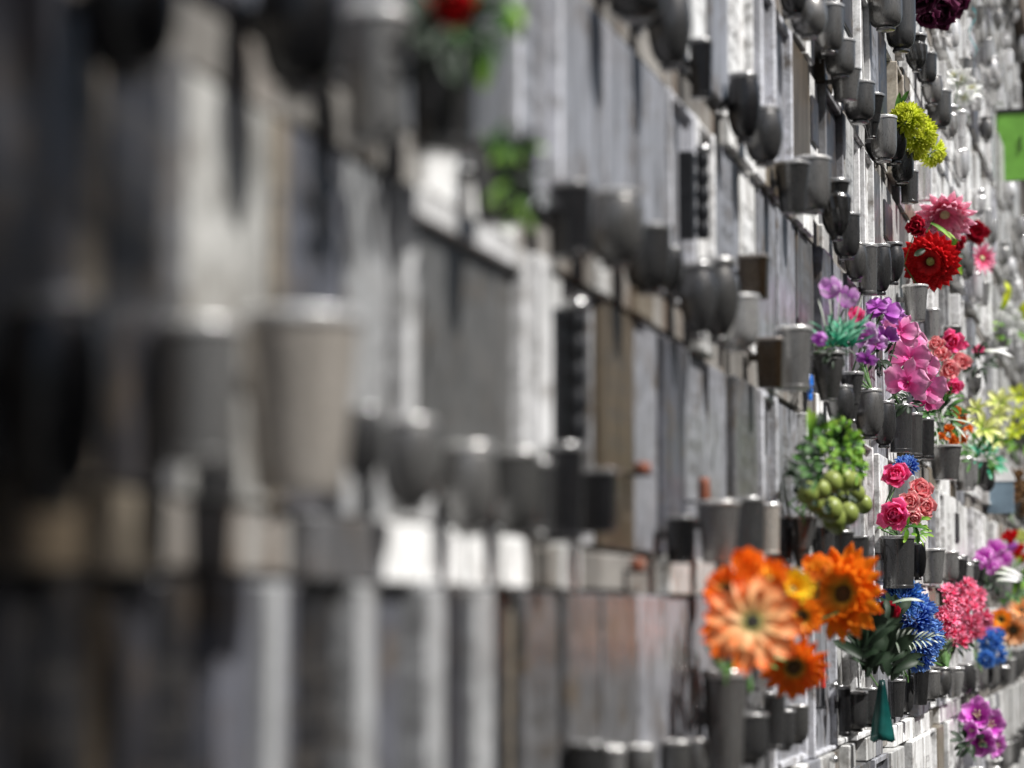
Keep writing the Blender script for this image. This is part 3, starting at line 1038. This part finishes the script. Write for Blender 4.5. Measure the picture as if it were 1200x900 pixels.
b.tuft(978, 408, .08, 20, 'leaf_dark', 26, 14, 6, name='dark_foliage')
b.finish()

# --- violet orchids
b = Bouquet('bouquet', 'violet orchid spray with trailing pale lilac blooms beside the teal foliage', 'flowers', 1022, 458, .08)
for x, y, r, m_, rt, up in ((1036, 366, 20, 'violet', 0, 30), (1047, 378, 16, 'violet', 30, 0), (1028, 352 + 8, 13, 'violet', -20, 40), (1038, 396, 15, 'violet', -10, 0), (1016, 396, 15, 'lilac', -30, 10),
                            (1026, 404, 14, 'lilac', 30, -10), (1016, 420, 12, 'violet', -10, -30)):
    b.orchid(x, y, .10, r * 1.15, m_, rt, up)
b.tuft(1030, 415, .08, 18, 'leaf_dark', 24, 16, 6)
b.finish()

# --- the big pink orchid
b = Bouquet('bouquet', 'large pale pink orchid spray of broad drooping petals in the centre of the pink cluster', 'flowers', 1056, 478, .08)
for x, y, r, rt, up in ((1056, 390, 20, -20, 30), (1068, 402, 17, 30, 20), (1066, 420, 22, -10, 10), (1080, 428, 18, 25, -5), (1064, 448, 24, -25, -5), (1082, 450, 24, 15, -15), (1086, 470, 16, 20, -45)):
    b.orchid(x, y, .12, r * 1.28, 'pink', rt, up)
b.tuft(1066, 470, .09, 16, 'leaf_dark', 24, 16, 6)
b.finish()

b = Bouquet('bouquet', 'coral and hot pink roses packed behind the large pale pink orchid', 'flowers', 1110, 522, .08)
for x, y, r, m_ in ((1112, 400, 16, 'hot_pink'), (1122, 407, 13, 'hot_pink'), (1103, 418, 13, 'coral'), (1124, 425, 13, 'coral'), (1110, 434, 14, 'coral'), (1116, 452, 12, 'hot_pink'), (1098, 405, 11, 'coral')):
    b.peony(x, y, .10, r, m_, rnd.uniform(-20, 30), rnd.uniform(-10, 35), 22)
b.tuft(1108, 470, .08, 20, 'leaf', 30, 18, 7)
b.finish()

b = Bouquet('bouquet', 'rust red berry clusters with pale spiky leaves under the coral roses', 'flowers', 1107, 524, .07)
for x, y in ((1120, 482), (1130, 488), (1126, 500), (1112, 504), (1103, 512), (1134, 502), (1116, 516), (1130, 514), (1122, 494)):
    b.carnations([(x, y)], .095, 8.5, 'rust')
b.leaves('leaf', [(1108, 492, .11, 34, 5, -12, 20), (1116, 496, .11, 26, 4, -50, 20), (1122, 504, .11, 26, 4, 30, 20), (1124, 505, .11, 30, 5, -95, 10), (1095, 500, .10, 26, 4, -80, 10)], 'silver_leaf')
b.tuft(1104, 488, .085, 24, 'leaf', 30, 18, 7)
b.tuft(1102, 486, .08, 22, 'leaf_dark', 26, 18, 7, name='dark_foliage')
b.finish()

b = Bouquet('bouquet', 'pale yellow lilies with green leaves beside the rust red berries', 'flowers', 1136, 540, .08)
for x, y, r, rt, up in ((1154, 500, 23, 20, 20), (1166, 512, 18, 40, 0), (1172, 470, 20, 0, 30), (1144, 478, 14, -20, 35), (1170, 486, 15, 20, 10)):
    b.lily(x, y, .10, r, 'pale_yellow', rt, up, wid=.55)
b.tuft(1148, 532, .09, 22, 'leaf', 40, 20, 6)
b.tuft(1156, 540, .095, 18, 'teal_leaf', 26, 18, 5, name='pale_foliage')
b.finish()

b = Bouquet('bouquet', 'bright lime yellow lilies cut by the photo right edge, beyond the pale lilies', 'flowers', 1192, 540, .08)
for x, y, r in ((1194, 462, 15), (1198, 488, 17), (1190, 505, 13)):
    b.lily(x, y, .09, r, 'lime_yellow', 0, 20, wid=.6)
b.tuft(1196, 515, .08, 16, 'leaf_bright', 20, 18, 6)
b.finish()

# --- red and pink daisies
b = Bouquet('bouquet', 'scarlet gerbera daisy with striped pink gerberas above and dark crimson blooms behind', 'flowers', 1076, 336, .07)
b.daisy(1091, 306, .105, 38, 'red', GREENCENTRE, -12, -8, 24, 4, .30, .16, .35, 5, .14)
b.daisy(1107, 250, .112, 40, 'pink_stripe', PALECENTRE, 6, -30, 16, 3, .32, .32, .1, 2.2, .15)
b.daisy(1150, 303, .10, 22, 'pink_stripe', PALECENTRE, 35, 0, 15, 2, .24, .3, .3, 2.0, .15)
b.peony(1142, 274, .10, 17, 'crimson', 15, 20, 24)
b.peony(1076, 268, .085, 15, 'crimson', -25, 20, 20)
b.peony(1120, 288, .092, 14, 'crimson', 0, 10, 18)
b.leaves('leaf', [(1090, 262, .12, 34, 9, -35, 15), (1098, 270, .12, 26, 7, -20, 15), (1120, 302, .10, 24, 8, -70, 10), (1114, 290, .10, 20, 7, 60, 20)], 'leaf_bright')
b.tuft(1100, 292, .08, 30, 'leaf_dark', 30, 18, 8)
b.finish()

# --- yellow chrysanthemum
b = Bouquet('bouquet', 'ruffled greenish yellow chrysanthemum high on the wall among round bottomed vases', 'flowers', 1070, 190, .07)
b.mum(1063, 141, .095, 19, 'lime_yellow', -10, 25, 120, .17)
b.mum(1074, 157, .105, 21, 'lime_yellow', 20, 10, 120, .17)
b.mum(1092, 178, .10, 15, 'lime_yellow', 40, -20, 80, .18)
b.mum(1072, 172, .095, 15, 'lime_yellow', 0, -20, 80, .18)
b.leaves('leaf', [(1048, 140, .06, 34, 9, 80, 0), (1052, 130, .06, 28, 8, 60, 0)], 'leaf')
b.finish()

b = Bouquet('bouquet', 'almost black maroon blooms hanging into the frame at the top edge', 'flowers', 1108, -2, .08)
for x, y, r, rt, up in ((1085, -4, 24, -30, 0), (1100, 10, 24, 0, -20), (1114, 4, 20, 35, -10), (1088, 16, 16, -20, -40), (1108, -14, 22, 10, 30), (1104, 24, 12, 0, -60)):
    b.peony(x, y, .11, r, 'maroon', rt, up, 22, .09)
b.finish()

b = Bouquet('bouquet', 'white open lilies on the bright upper part of the wall', 'flowers', 1136, 138, .08)
for x, y, r, rt, up in ((1126, 94, 19, -20, 20), (1138, 104, 18, 20, 30), (1130, 114, 15, -10, -10), (1118, 88, 12, -30, 40)):
    b.lily(x, y, .09, r * 1.05, 'white', rt, up, wid=.8)
b.finish()

# --- pink peonies
b = Bouquet('bouquet', 'hot pink and coral peonies with bright leaves in a dark straight vase', 'flowers', 1053, 629, .08)
for x, y, r, m_, rt, up in ((1052, 560, 18, 'hot_pink', -10, 30), (1076, 577, 17, 'coral', 25, 30), (1051, 603, 21, 'hot_pink', -15, 0), (1080, 594, 17, 'coral', 30, 5), (1066, 590, 14, 'coral', 0, 20), (1070, 604, 12, 'coral', 10, -20)):
    b.peony(x, y, .105, r, m_, rt, up, 26)
b.mum(1062, 547, .085, 13, 'blue', 0, 40, 60, .2)
b.tuft(1066, 618, .10, 20, 'leaf_bright', 36, 16, 7, sx=1.2)
b.leaves('leaf', [(1060, 618, .11, 30, 10, -10, 20), (1072, 616, .11, 24, 10, -80, 10), (1050, 622, .1, 26, 9, 170, 10)], 'leaf')
b.finish()

# --- dark tulips with red bud
b = Bouquet('bouquet', 'dark glossy leaves round one deep red bud, in the vase trailing a teal wrapper', 'flowers', 1030, 806, .08)
b.tulip(1040, 722, .105, 16, 'crimson', 10, 35, open_=.25)
b.leaves('foliage', [(1022 + rnd.uniform(-14, 26), 772 + rnd.uniform(-44, 22), .09 + rnd.uniform(-.02, .02), rnd.uniform(30, 52), rnd.uniform(14, 24), rnd.uniform(20, 160), rnd.uniform(-20, 40)) for _ in range(80)], 'leaf_dark')
b.leaves('leaf', [(1018, 760, .11, 48, 12, 42, 10), (1030, 748, .12, 42, 10, 38, 10), (1010, 752, .1, 40, 12, 80, 10)], 'leaf_dark', .5)
b.finish()

w_, s_ = at(1034, 832, .10)
m = MB()
rows = []
for i in range(9):
    t = i / 8
    row = []
    for j in range(15):
        a = 2 * math.pi * j / 14
        rr = (4 + 14 * t) / s_ * (1 + .16 * math.sin(4 * a + 2 * t) + .07 * math.sin(9 * a - 3 * t))
        row.append(Vector((rr * math.cos(a) * .7, rr * math.sin(a), (.5 - t) * 70 / s_ + .004 * t * math.sin(3 * a))))
    rows.append(row)
m.grid(rows, 0, [i / 8 for i in range(9)])
rb = link('flower_wrapper', m.mesh('flower_wrapper', [PM['teal_wrap']]), None, w_)
sol = rb.modifiers.new('thick', 'SOLIDIFY')
sol.thickness = .0008
tag(rb, 'dark teal paper cone wrapper hanging upside down under the dark glossy leaves', 'wrapper')

# --- blue mum
b = Bouquet('bouquet', 'blue chrysanthemums with white and silvery leaves beside the orange daisies', 'flowers', 1064, 794, .08)
b.mum(1068, 722, .10, 27, 'blue', 10, 20, 120, .13)
b.mum(1080, 748, .105, 24, 'blue', 25, -10, 110, .13)
b.mum(1058, 700, .09, 22, 'sky_blue', -10, 40, 100, .14)
b.mum(1076, 768, .09, 18, 'blue', 10, -40, 80, .14)
b.leaves('white_leaf', [(1046, 708, .12, 38, 9, 8, 10)], 'silver_leaf', .4)
sp = []
for i in range(9):
    sp.append((1050 + 5.2 * i, 752 - .6 * i, .13, 17, 3.4, 75 - 8 * i, 10))
    sp.append((1050 + 5.2 * i, 752 - .6 * i, .13, 15, 3.4, -70 + 6 * i, 10))
b.leaves('fern_foliage', sp, 'silver_leaf')
b.tuft(1056, 772, .09, 18, 'leaf_dark', 26, 18, 6)
b.finish()

# --- carnations
b = Bouquet('bouquet', 'ball of crimson and pink edged carnations between the blue and the peach flowers', 'flowers', 1110, 784, .08)
spots = []
for i in range(24):
    t = (i + .5) / 24
    a = i * 2.39996
    spots.append((1128 + 27 * math.sqrt(t) * math.cos(a), 720 + 35 * math.sqrt(t) * math.sin(a)))
b.carnations(spots, .105, 12.5, 'carnation')
b.tuft(1118, 750, .08, 18, 'leaf_dark', 24, 16, 6)
b.stem(at(1108, 760, .09)[0], .004)
b.finish()

b = Bouquet('bouquet', 'small bright blue blooms with yellow bits squeezed between carnations and peach daisies', 'flowers', 1150, 784, .08)
for x, y, r in ((1160, 752, 13), (1166, 766, 13), (1156, 772, 10), (1168, 745, 9)):
    b.mum(x, y, .095, r, 'sky_blue', 0, 10, 60, .2)
b.peony(1156, 728, .09, 9, 'yellow', 0, 20, 16)
b.peony(1160, 741, .09, 8, 'magenta', 0, 20, 16)
b.finish()

b = Bouquet('bouquet', 'peach and orange daisies with brown centres at the lower right edge', 'flowers', 1186, 775, .08)
b.daisy(1188, 738, .10, 24, 'peach', BROWNCENTRE, 0, -5, 15, 2, .32, .3, .3, 2.4, .26)
b.daisy(1197, 716, .09, 20, 'peach', BROWNCENTRE, 10, 30, 14, 2, .34, .3, .3, 2.4, .2)
b.daisy(1174, 726, .09, 16, 'orange', BROWNCENTRE, -20, 20, 14, 2, .34, .3, .3, 2.4, .2)
b.finish()

b = Bouquet('bouquet', 'purple tulips with white leaves at the far end above the carnations', 'flowers', 1174, 690, .08)
for x, y, r, rt in ((1156, 656, 13, -20), (1166, 648, 14, 10), (1174, 660, 13, 25), (1162, 668, 11, -20), (1150, 662, 10, -35)):
    b.tulip(x, y, .095, r, 'magenta', rt, 45, open_=.25)
b.leaves('leaf', [(1166, 672, .10, 34, 7, -15, 10), (1172, 664, .10, 30, 7, -25, 10), (1168, 680, .10, 28, 8, 0, 10)], 'white')
b.tuft(1162, 682, .085, 15, 'leaf_dark', 22, 14, 6)
b.finish()

b = Bouquet('bouquet', 'mixed red, violet and cream flowers cut by the right edge beyond the purple tulips', 'flowers', 1196, 690, .08)
for x, y, r, m_ in ((1184, 630, 10, 'red'), (1192, 646, 10, 'red'), (1186, 642, 8, 'violet'), (1199, 630, 11, 'pale_yellow'), (1198, 655, 8, 'red')):
    b.peony(x, y, .085, r, m_, 0, 20, 18)
b.tuft(1192, 674, .08, 20, 'leaf_bright', 30, 18, 8)
b.tuft(1190, 690, .08, 18, 'leaf', 26, 16, 8, name='dark_foliage')
b.finish()

b = Bouquet('bouquet', 'single magenta lily with white tips low on the wall near the bottom edge', 'flowers', 1142, 888, .08)
for x, y, r, rt, up in ((1146, 840, 25, -10, 30), (1158, 850, 24, 25, 10), (1150, 868, 23, 10, -25), (1164, 872, 18, 40, -20), (1140, 856, 14, -30, 0)):
    b.lily(x, y, .10, r, 'magenta', rt, up, wid=.95, n=7, tilt=.95, curl=.7, pw=2.4)
b.tuft(1138, 868, .085, 16, 'leaf_dark', 22, 20, 8)
b.finish()

b = Bouquet('bouquet', 'white pompom flowers with lime leaves at the right edge, level with the scarlet daisy', 'flowers', 1186, 400, .08)
for x, y, r in ((1178, 360, 9), (1188, 372, 9), (1180, 378, 8), (1196, 384, 9), (1172, 372, 7), (1186, 392, 7)):
    b.mum(x, y, .09, r, 'white', 0, 20, 50, .25)
b.leaves('leaf', [(1172, 362, .09, 28, 16, 75, 10), (1180, 352, .09, 26, 14, 95, 10), (1192, 372, .09, 28, 18, 50, 10), (1196, 378, .09, 26, 16, 70, 10)], 'lime_yellow')
b.tuft(1186, 388, .08, 20, 'leaf_bright', 30, 15, 7)
b.finish()

b = Bouquet('bouquet', 'dried brown leafy flowers beside the blue grey card at the right edge', 'flowers', 1188, 612, .08)
for x, y, r in ((1188, 560, 13), (1196, 574, 14), (1186, 586, 12), (1197, 594, 12)):
    b.peony(x, y, .09, r, 'brown', 0, 10, 18, .12)
b.finish()

b = Bouquet('bouquet', 'small dark leafy sprig with one pink bud beyond the coral roses', 'flowers', 1146, 450, .07)
b.tuft(1148, 425, .08, 18, 'leaf_dark', 40, 14, 6)
b.peony(1146, 410, .085, 7, 'hot_pink', 0, 20, 14)
b.leaves('leaf', [(1152, 412, .09, 38, 8, -5, 10), (1158, 414, .09, 26, 7, 15, 10)], 'white')
b.finish()

# --- the two blurred plants at the top
b = Bouquet('bouquet', 'red flower with bright green leaves, heavily blurred at the top edge', 'flowers', 522, 30, .09)
b.peony(528, 0, .13, 32, 'red', 0, 0, 24)
b.tuft(560, 28, .12, 34, 'leaf', 30, 36, 16)
b.leaves('bright_leaf', [(590, 0, .14, 46, 24, -60, 20), (600, 10, .14, 44, 22, -80, 10), (575, 60, .13, 52, 20, -100, 10), (562, 50, .12, 56, 18, -95, 10), (596, 30, .13, 40, 20, 60, 10)], 'leaf_bright')
b.tuft(530, 30, .11, 46, 'leaf_dark', 80, 40, 18, name='dark_foliage', sy=1.1)
b.finish()
b = Bouquet('potted_plant', 'green trailing plant, blurred, in a black vase above the white ledge strips', 'plant', 590, 168, .09)
b.leaves('foliage', [(582 + rnd.uniform(-12, 14), 150 + rnd.uniform(-20, 40), .12, rnd.uniform(26, 40), rnd.uniform(9, 14), rnd.uniform(-130, 120), 20) for _ in range(8)], 'leaf')
b.leaves('trailing_foliage', [(600 + rnd.uniform(-18, 24), 195 + rnd.uniform(-30, 60), .14, rnd.uniform(20, 30), rnd.uniform(7, 11), rnd.uniform(-170, -10), 20) for _ in range(11)], 'leaf_bright')
b.leaves('dark_foliage', [(604 + rnd.uniform(-22, 26), 190 + rnd.uniform(-30, 40), .13, rnd.uniform(24, 34), rnd.uniform(9, 13), rnd.uniform(-170, 170), 20) for _ in range(16)], 'leaf_dark')
b.finish()

# ------------------------------------------------------------------ other things on the wall
# lime box with a dark lid bar, right edge
p, s_ = at(1183, 212, .07)
root = bpy.data.objects.new('lime_box', None)
COL.objects.link(root)
root.location = p
tag(root, 'lime green flat box under a black bar at the upper right edge', 'box')
m = MB()
m.box((-.05, -.012, 0), (.085, .012, 80 / s_), .004)
link('box_body', m.mesh('box_body', [LIMEPLASTIC], False, None, True), root)
m = MB()
m.box((-.06, -.016, 80 / s_), (.20, .016, 85 / s_), .002)
link('lid_bar', m.mesh('lid_bar', [BLACKPLASTIC], False, None, True), root)
m = MB()
m.box((.05, -.017, 34 / s_), (.056, -.012, 52 / s_), .001)
link('pull_tab', m.mesh('pull_tab', [BLACKPLASTIC], False, None, True), root)

# blue clip beside the straight grey vase
p, s_ = at(949, 455, .06)
root = bpy.data.objects.new('plastic_clip', None)
COL.objects.link(root)
root.location = p
tag(root, 'small bright blue plastic clip just below the straight grey vase', 'clip')
for sg in (-1, 1):
    m = MB()
    pts = []
    for i in range(9):
        t = i / 8
        pts.append((.0, sg * (.004 + .007 * math.sin(t * 5.2)), (.5 - t) * 28 / s_))
    m.tube(pts, .0055, .004, 8)
    link('jaw', m.mesh('jaw', [BLUEPLASTIC]), root)
m = MB()
m.tube([(0, -.012, .002), (.004, 0, .003), (0, .012, .002)], .003, .003, 8)
link('spring', m.mesh('spring', [STEEL]), root)

# narrow black beaded incense holders
for px, y0, y1, wpx, lab in ((824, 176, 280, 17, 'narrow black beaded upright holder beneath the small black vase'), (676, 360, 518, 26, 'narrow black beaded upright holder between grey plaques, strongly blurred')):
    p, s_ = at(px, y1, .045)
    root = bpy.data.objects.new('incense_holder', None)
    COL.objects.link(root)
    root.location = p
    tag(root, lab, 'incense holder', 'black beaded holders on the wall')
    h = (y1 - y0) / s_
    wd = wpx / s_ / 2
    m = MB()
    m.box((-.04, -wd * 1.1, 0), (-.012, wd * 1.1, h), .002)
    link('back_plate', m.mesh('back_plate', [BLACKIRON], False, None, True), root)
    m = MB()
    n = 44
    prof = [(0, 0)] + [(wd * (.72 + .26 * abs(math.sin(math.pi * 5 * i / n))), h * i / n) for i in range(n + 1)] + [(0, h)]
    m.lathe(prof, 20)
    link('beaded_tube', m.mesh('beaded_tube', [BLACKIRON], True), root)
    m = MB()
    m.lathe([(0, h), (wd * 1.05, h), (wd * 1.1, h * 1.01), (wd * 1.1, h * 1.05), (wd * .9, h * 1.06), (0, h * 1.06)], 20)
    link('cap', m.mesh('cap', [STEEL], True), root)

# little terracotta stubs: candle ends on the ledge
for px, py, r, h, mat, lab in ((747, 668, 9, 14, TERRACOTTA, 'orange red candle stub on the ledge above pinkish plaques'), (825, 586, 7, 26, TERRACOTTA, 'brown orange candle stub standing behind the tapered vase'),
                               (753, 554, 10, 12, TERRACOTTA, 'rusty candle stub on a light grey plaque below the urn vases')):
    p, s_ = at(px, py, .045)
    root = bpy.data.objects.new('candle', None)
    COL.objects.link(root)
    root.location = p
    tag(root, lab, 'candle', 'candle stubs on the ledges')
    m = MB()
    r_, h_ = r / s_, h / s_
    m.lathe([(0, 0), (r_ * .9, 0), (r_, h_ * .1), (r_ * .95, h_ * .85), (r_ * .8, h_), (r_ * .3, h_ * .93), (0, h_ * .93)], 18)
    link('wax', m.mesh('wax', [mat]), root)
    m = MB()
    m.tube([(0, 0, h_ * .9), (.001, 0, h_ * 1.1), (.003, 0, h_ * 1.2)], .0009, .0007, 6)
    link('wick', m.mesh('wick', [BLACKPLASTIC]), root)
    m = MB()
    m.box((-.05, -r_ * 1.1, -.004), (r_ * 1.1, r_ * 1.1, -.0002), .001)
    link('holder', m.mesh('holder', [BLACKIRON], False, None, True), root)

# dark upright rod with red paint on the pale plaque
p, s_ = at(965, 828, .035)
root = bpy.data.objects.new('door_bolt', None)
COL.objects.link(root)
root.location = p
tag(root, 'thin dark upright bolt with red paint on a pale plaque below the orange daisies', 'bolt')
m = MB()
m.tube([(0, 0, 0), (0, 0, 62 / s_)], .0035, .0035, 10)
link('rod', m.mesh('rod', [BLACKIRON]), root)
for z in (22, 40):
    m = MB()
    m.tube([(0, 0, z / s_), (0, 0, (z + 10) / s_)], .0045, .0045, 10)
    link('painted_sleeve', m.mesh('painted_sleeve', [REDPAINT]), root)
m = MB()
m.box((-.02, -.012, -.004), (.006, .012, 0), .001)
link('foot_plate', m.mesh('foot_plate', [BLACKIRON], False, None, True), root)

# white knobs on plaque corners
for px, py, lab in ((978, 803, 'small pale metal knob beside the dark leaves, upper of two'), (978, 890, 'small pale metal knob near the bottom edge below the dark leaves')):
    p, s_ = at(px, py, .045)
    root = bpy.data.objects.new('plaque_knob', None)
    COL.objects.link(root)
    root.location = p
    tag(root, lab, 'knob', 'pale knobs on plaque corners')
    m = MB()
    m.ball((0, 0, 0), 4.6 / s_, 0, 8, 12)
    link('knob_head', m.mesh('knob_head', [STEEL]), root)
    m = MB()
    m.tube([(-.03, 0, 0), (-.002, 0, 0)], .0035, .0035, 8)
    link('shank', m.mesh('shank', [STEEL]), root)

# blue grey card with white top in a vase
p, s_ = at(1166, 602, .06)
root = bpy.data.objects.new('memorial_card', None)
COL.objects.link(root)
root.location = p
tag(root, 'blue grey card with a white folded top standing beside dried brown flowers', 'card')
m = MB()
m.box((-.03, -.004, 0), (.075, .004, 38 / s_), .002)
link('card', m.mesh('card', [BLUEGREY], False, None, True), root)
m = MB()
m.add([(-.03, -.006, 38 / s_), (.085, -.006, 38 / s_), (.06, -.006, 56 / s_), (-.02, -.006, 64 / s_), (-.03, .006, 38 / s_), (.085, .006, 38 / s_), (.06, .006, 56 / s_), (-.02, .006, 64 / s_)],
      [(0, 1, 2, 3), (7, 6, 5, 4), (0, 4, 5, 1), (1, 5, 6, 2), (2, 6, 7, 3), (3, 7, 4, 0)])
link('folded_top', m.mesh('folded_top', [WHITEPAINT], False, None, True), root)

# turquoise ribbon high up
p, s_ = at(1138, 8, .08)
m = MB()
rows = []
for i in range(25):
    t = i / 24
    a = t * 9
    rows.append([Vector((.012 * math.sin(a) + .004, .006 * math.cos(a) + sg * .006 * math.cos(a * .7), -t * 60 / s_ + sg * .003)) for sg in (-1, 1)])
m.grid(rows, 0, [i / 24 for i in range(25)])
o = link('ribbon', m.mesh('ribbon', [PM['turquoise']]), None, p)
sol = o.modifiers.new('thick', 'SOLIDIFY')
sol.thickness = .0006
tag(o, 'curling turquoise ribbon hanging beside the maroon flowers at the top', 'ribbon')

# ------------------------------------------------------------------ labels for the repeats
LANDMARKS = {}


def label_rows(items, noun, group, cat, prefix):
    rows = {}
    for k, y, o, words in items:
        rows.setdefault(k, []).append((y, o, words))
    for k, lst in rows.items():
        lst.sort(key=lambda e: e[0])
        vis = [e for e in lst]
        n = len(vis)
        for i, (y, o, words) in enumerate(vis):
            fromleft = i + 1
            tag(o, '%s, %s from left %s %s' % (words, ordinal(fromleft), prefix, rowname(k)), cat, group)


label_rows(vases, 'vase', 'vases fixed to the niche plaques', 'vase', 'in')
label_rows(plaques, 'plaque', 'stone plaques covering the niches', 'plaque', 'in')
label_rows(strips, 'strip', 'stone strips on the ledges', 'stone strip', 'in')

SUN_DIR = Vector((.58, -.14, .80)).normalized()
# ------------------------------------------------------------------ across the path, added unseen: wall to darken reflections, tree to shade near end
bw = bpy.data.objects.new('added_boundary_wall', None)
COL.objects.link(bw)
bw.location = (3.4, -4, 0)
tag(bw, 'dark rendered wall added out of view across the path to darken reflections', 'wall')
m = MB()
m.box((3.4, -9, 0), (3.75, Y1, 3.3), .01)
link('masonry', m.mesh('masonry', [GREYWALL], False, bw.location, True), bw)
m = MB()
m.box((3.33, -9, 3.3), (3.82, Y1, 3.42), .015)
link('coping', m.mesh('coping', [RAIL], False, bw.location, True), bw)

BARK = plain_material('bark', (.09, .065, .045), .9, 0, .4, 25)
tr = bpy.data.objects.new('added_shade_tree', None)  # out-of-view tree, added to darken the near end of the niche wall
COL.objects.link(tr)
tc_ = Vector((0, .60, 1.6)) + SUN_DIR * 5.2
tr.location = (tc_.x + 2.2, tc_.y - .8, 0)
tag(tr, 'unseen leafy tree added over the path to shade the near end', 'tree')
m = MB()
b0 = Vector(tr.location)
m.tube([b0, b0 + Vector((-.1, .1, 1.6)), b0 + Vector((-.6, .3, 3.4)), tc_ + Vector((.4, -.2, -.6)), tc_ + Vector((-.3, .1, .3))], .16, .04, 12)
for q in range(7):
    a = q * .9
    e = tc_ + Vector((.8 * math.cos(a), .7 * math.sin(a), rnd.uniform(-.2, .5)))
    m.tube([tc_ + Vector((.4, -.2, -.6)), (tc_ + e) / 2 + Vector((.1, 0, -.15)), e], .045, .012, 7)
link('trunk', m.mesh('trunk', [BARK], True, tr.location), tr)
m = MB()
for q in range(1500):
    v_ = Vector((rnd.gauss(0, 1), rnd.gauss(0, 1), rnd.gauss(0, 1))).normalized() * rnd.random() ** .45
    p = tc_ + Vector((v_.x * 1.3, v_.y * .85, v_.z * .7))
    M = Matrix.Translation(p) @ Matrix.Rotation(rnd.uniform(0, 6.28), 4, 'Z') @ Matrix.Rotation(rnd.uniform(-.9, .9), 4, 'X')
    petal(m, M, rnd.uniform(.09, .15), rnd.uniform(.045, .07), 0, .2, .7, .3, 0, 0, 0, 4, 2, 1.8)
link('crown', m.mesh('crown', [PM['leaf']], True, tr.location), tr)

# ------------------------------------------------------------------ light
el = math.asin(SUN_DIR.z)
wd = bpy.data.worlds.new('World')
sc.world = wd
wd.use_nodes = True
ns, ls = wd.node_tree.nodes, wd.node_tree.links
bg = ns['Background']
sk = ns.new('ShaderNodeTexSky')
sk.sky_type = 'NISHITA'
sk.sun_disc = False
sk.dust_density = 4.0
sk.ozone_density = .4
sk.sun_elevation = el
sk.sun_rotation = math.atan2(SUN_DIR.x, SUN_DIR.y)
ls.new(sk.outputs[0], bg.inputs[0])
bg.inputs[1].default_value = .05
sl = bpy.data.lights.new('sun', 'SUN')
sl.energy = 5.0
sl.angle = math.radians(.53)
sl.color = (1, .985, .955)
so = bpy.data.objects.new('sun', sl)
COL.objects.link(so)
so.rotation_euler = SUN_DIR.to_track_quat('Z', 'Y').to_euler()
so.location = (3, 3, 8)

sc.view_settings.view_transform = 'Standard'
sc.view_settings.look = 'None'
sc.view_settings.exposure = 0.55
sc.view_settings.gamma = 1.0
sc.view_settings.use_curve_mapping = False
sc.cycles.use_denoising = True
sc.cycles.max_bounces = 6
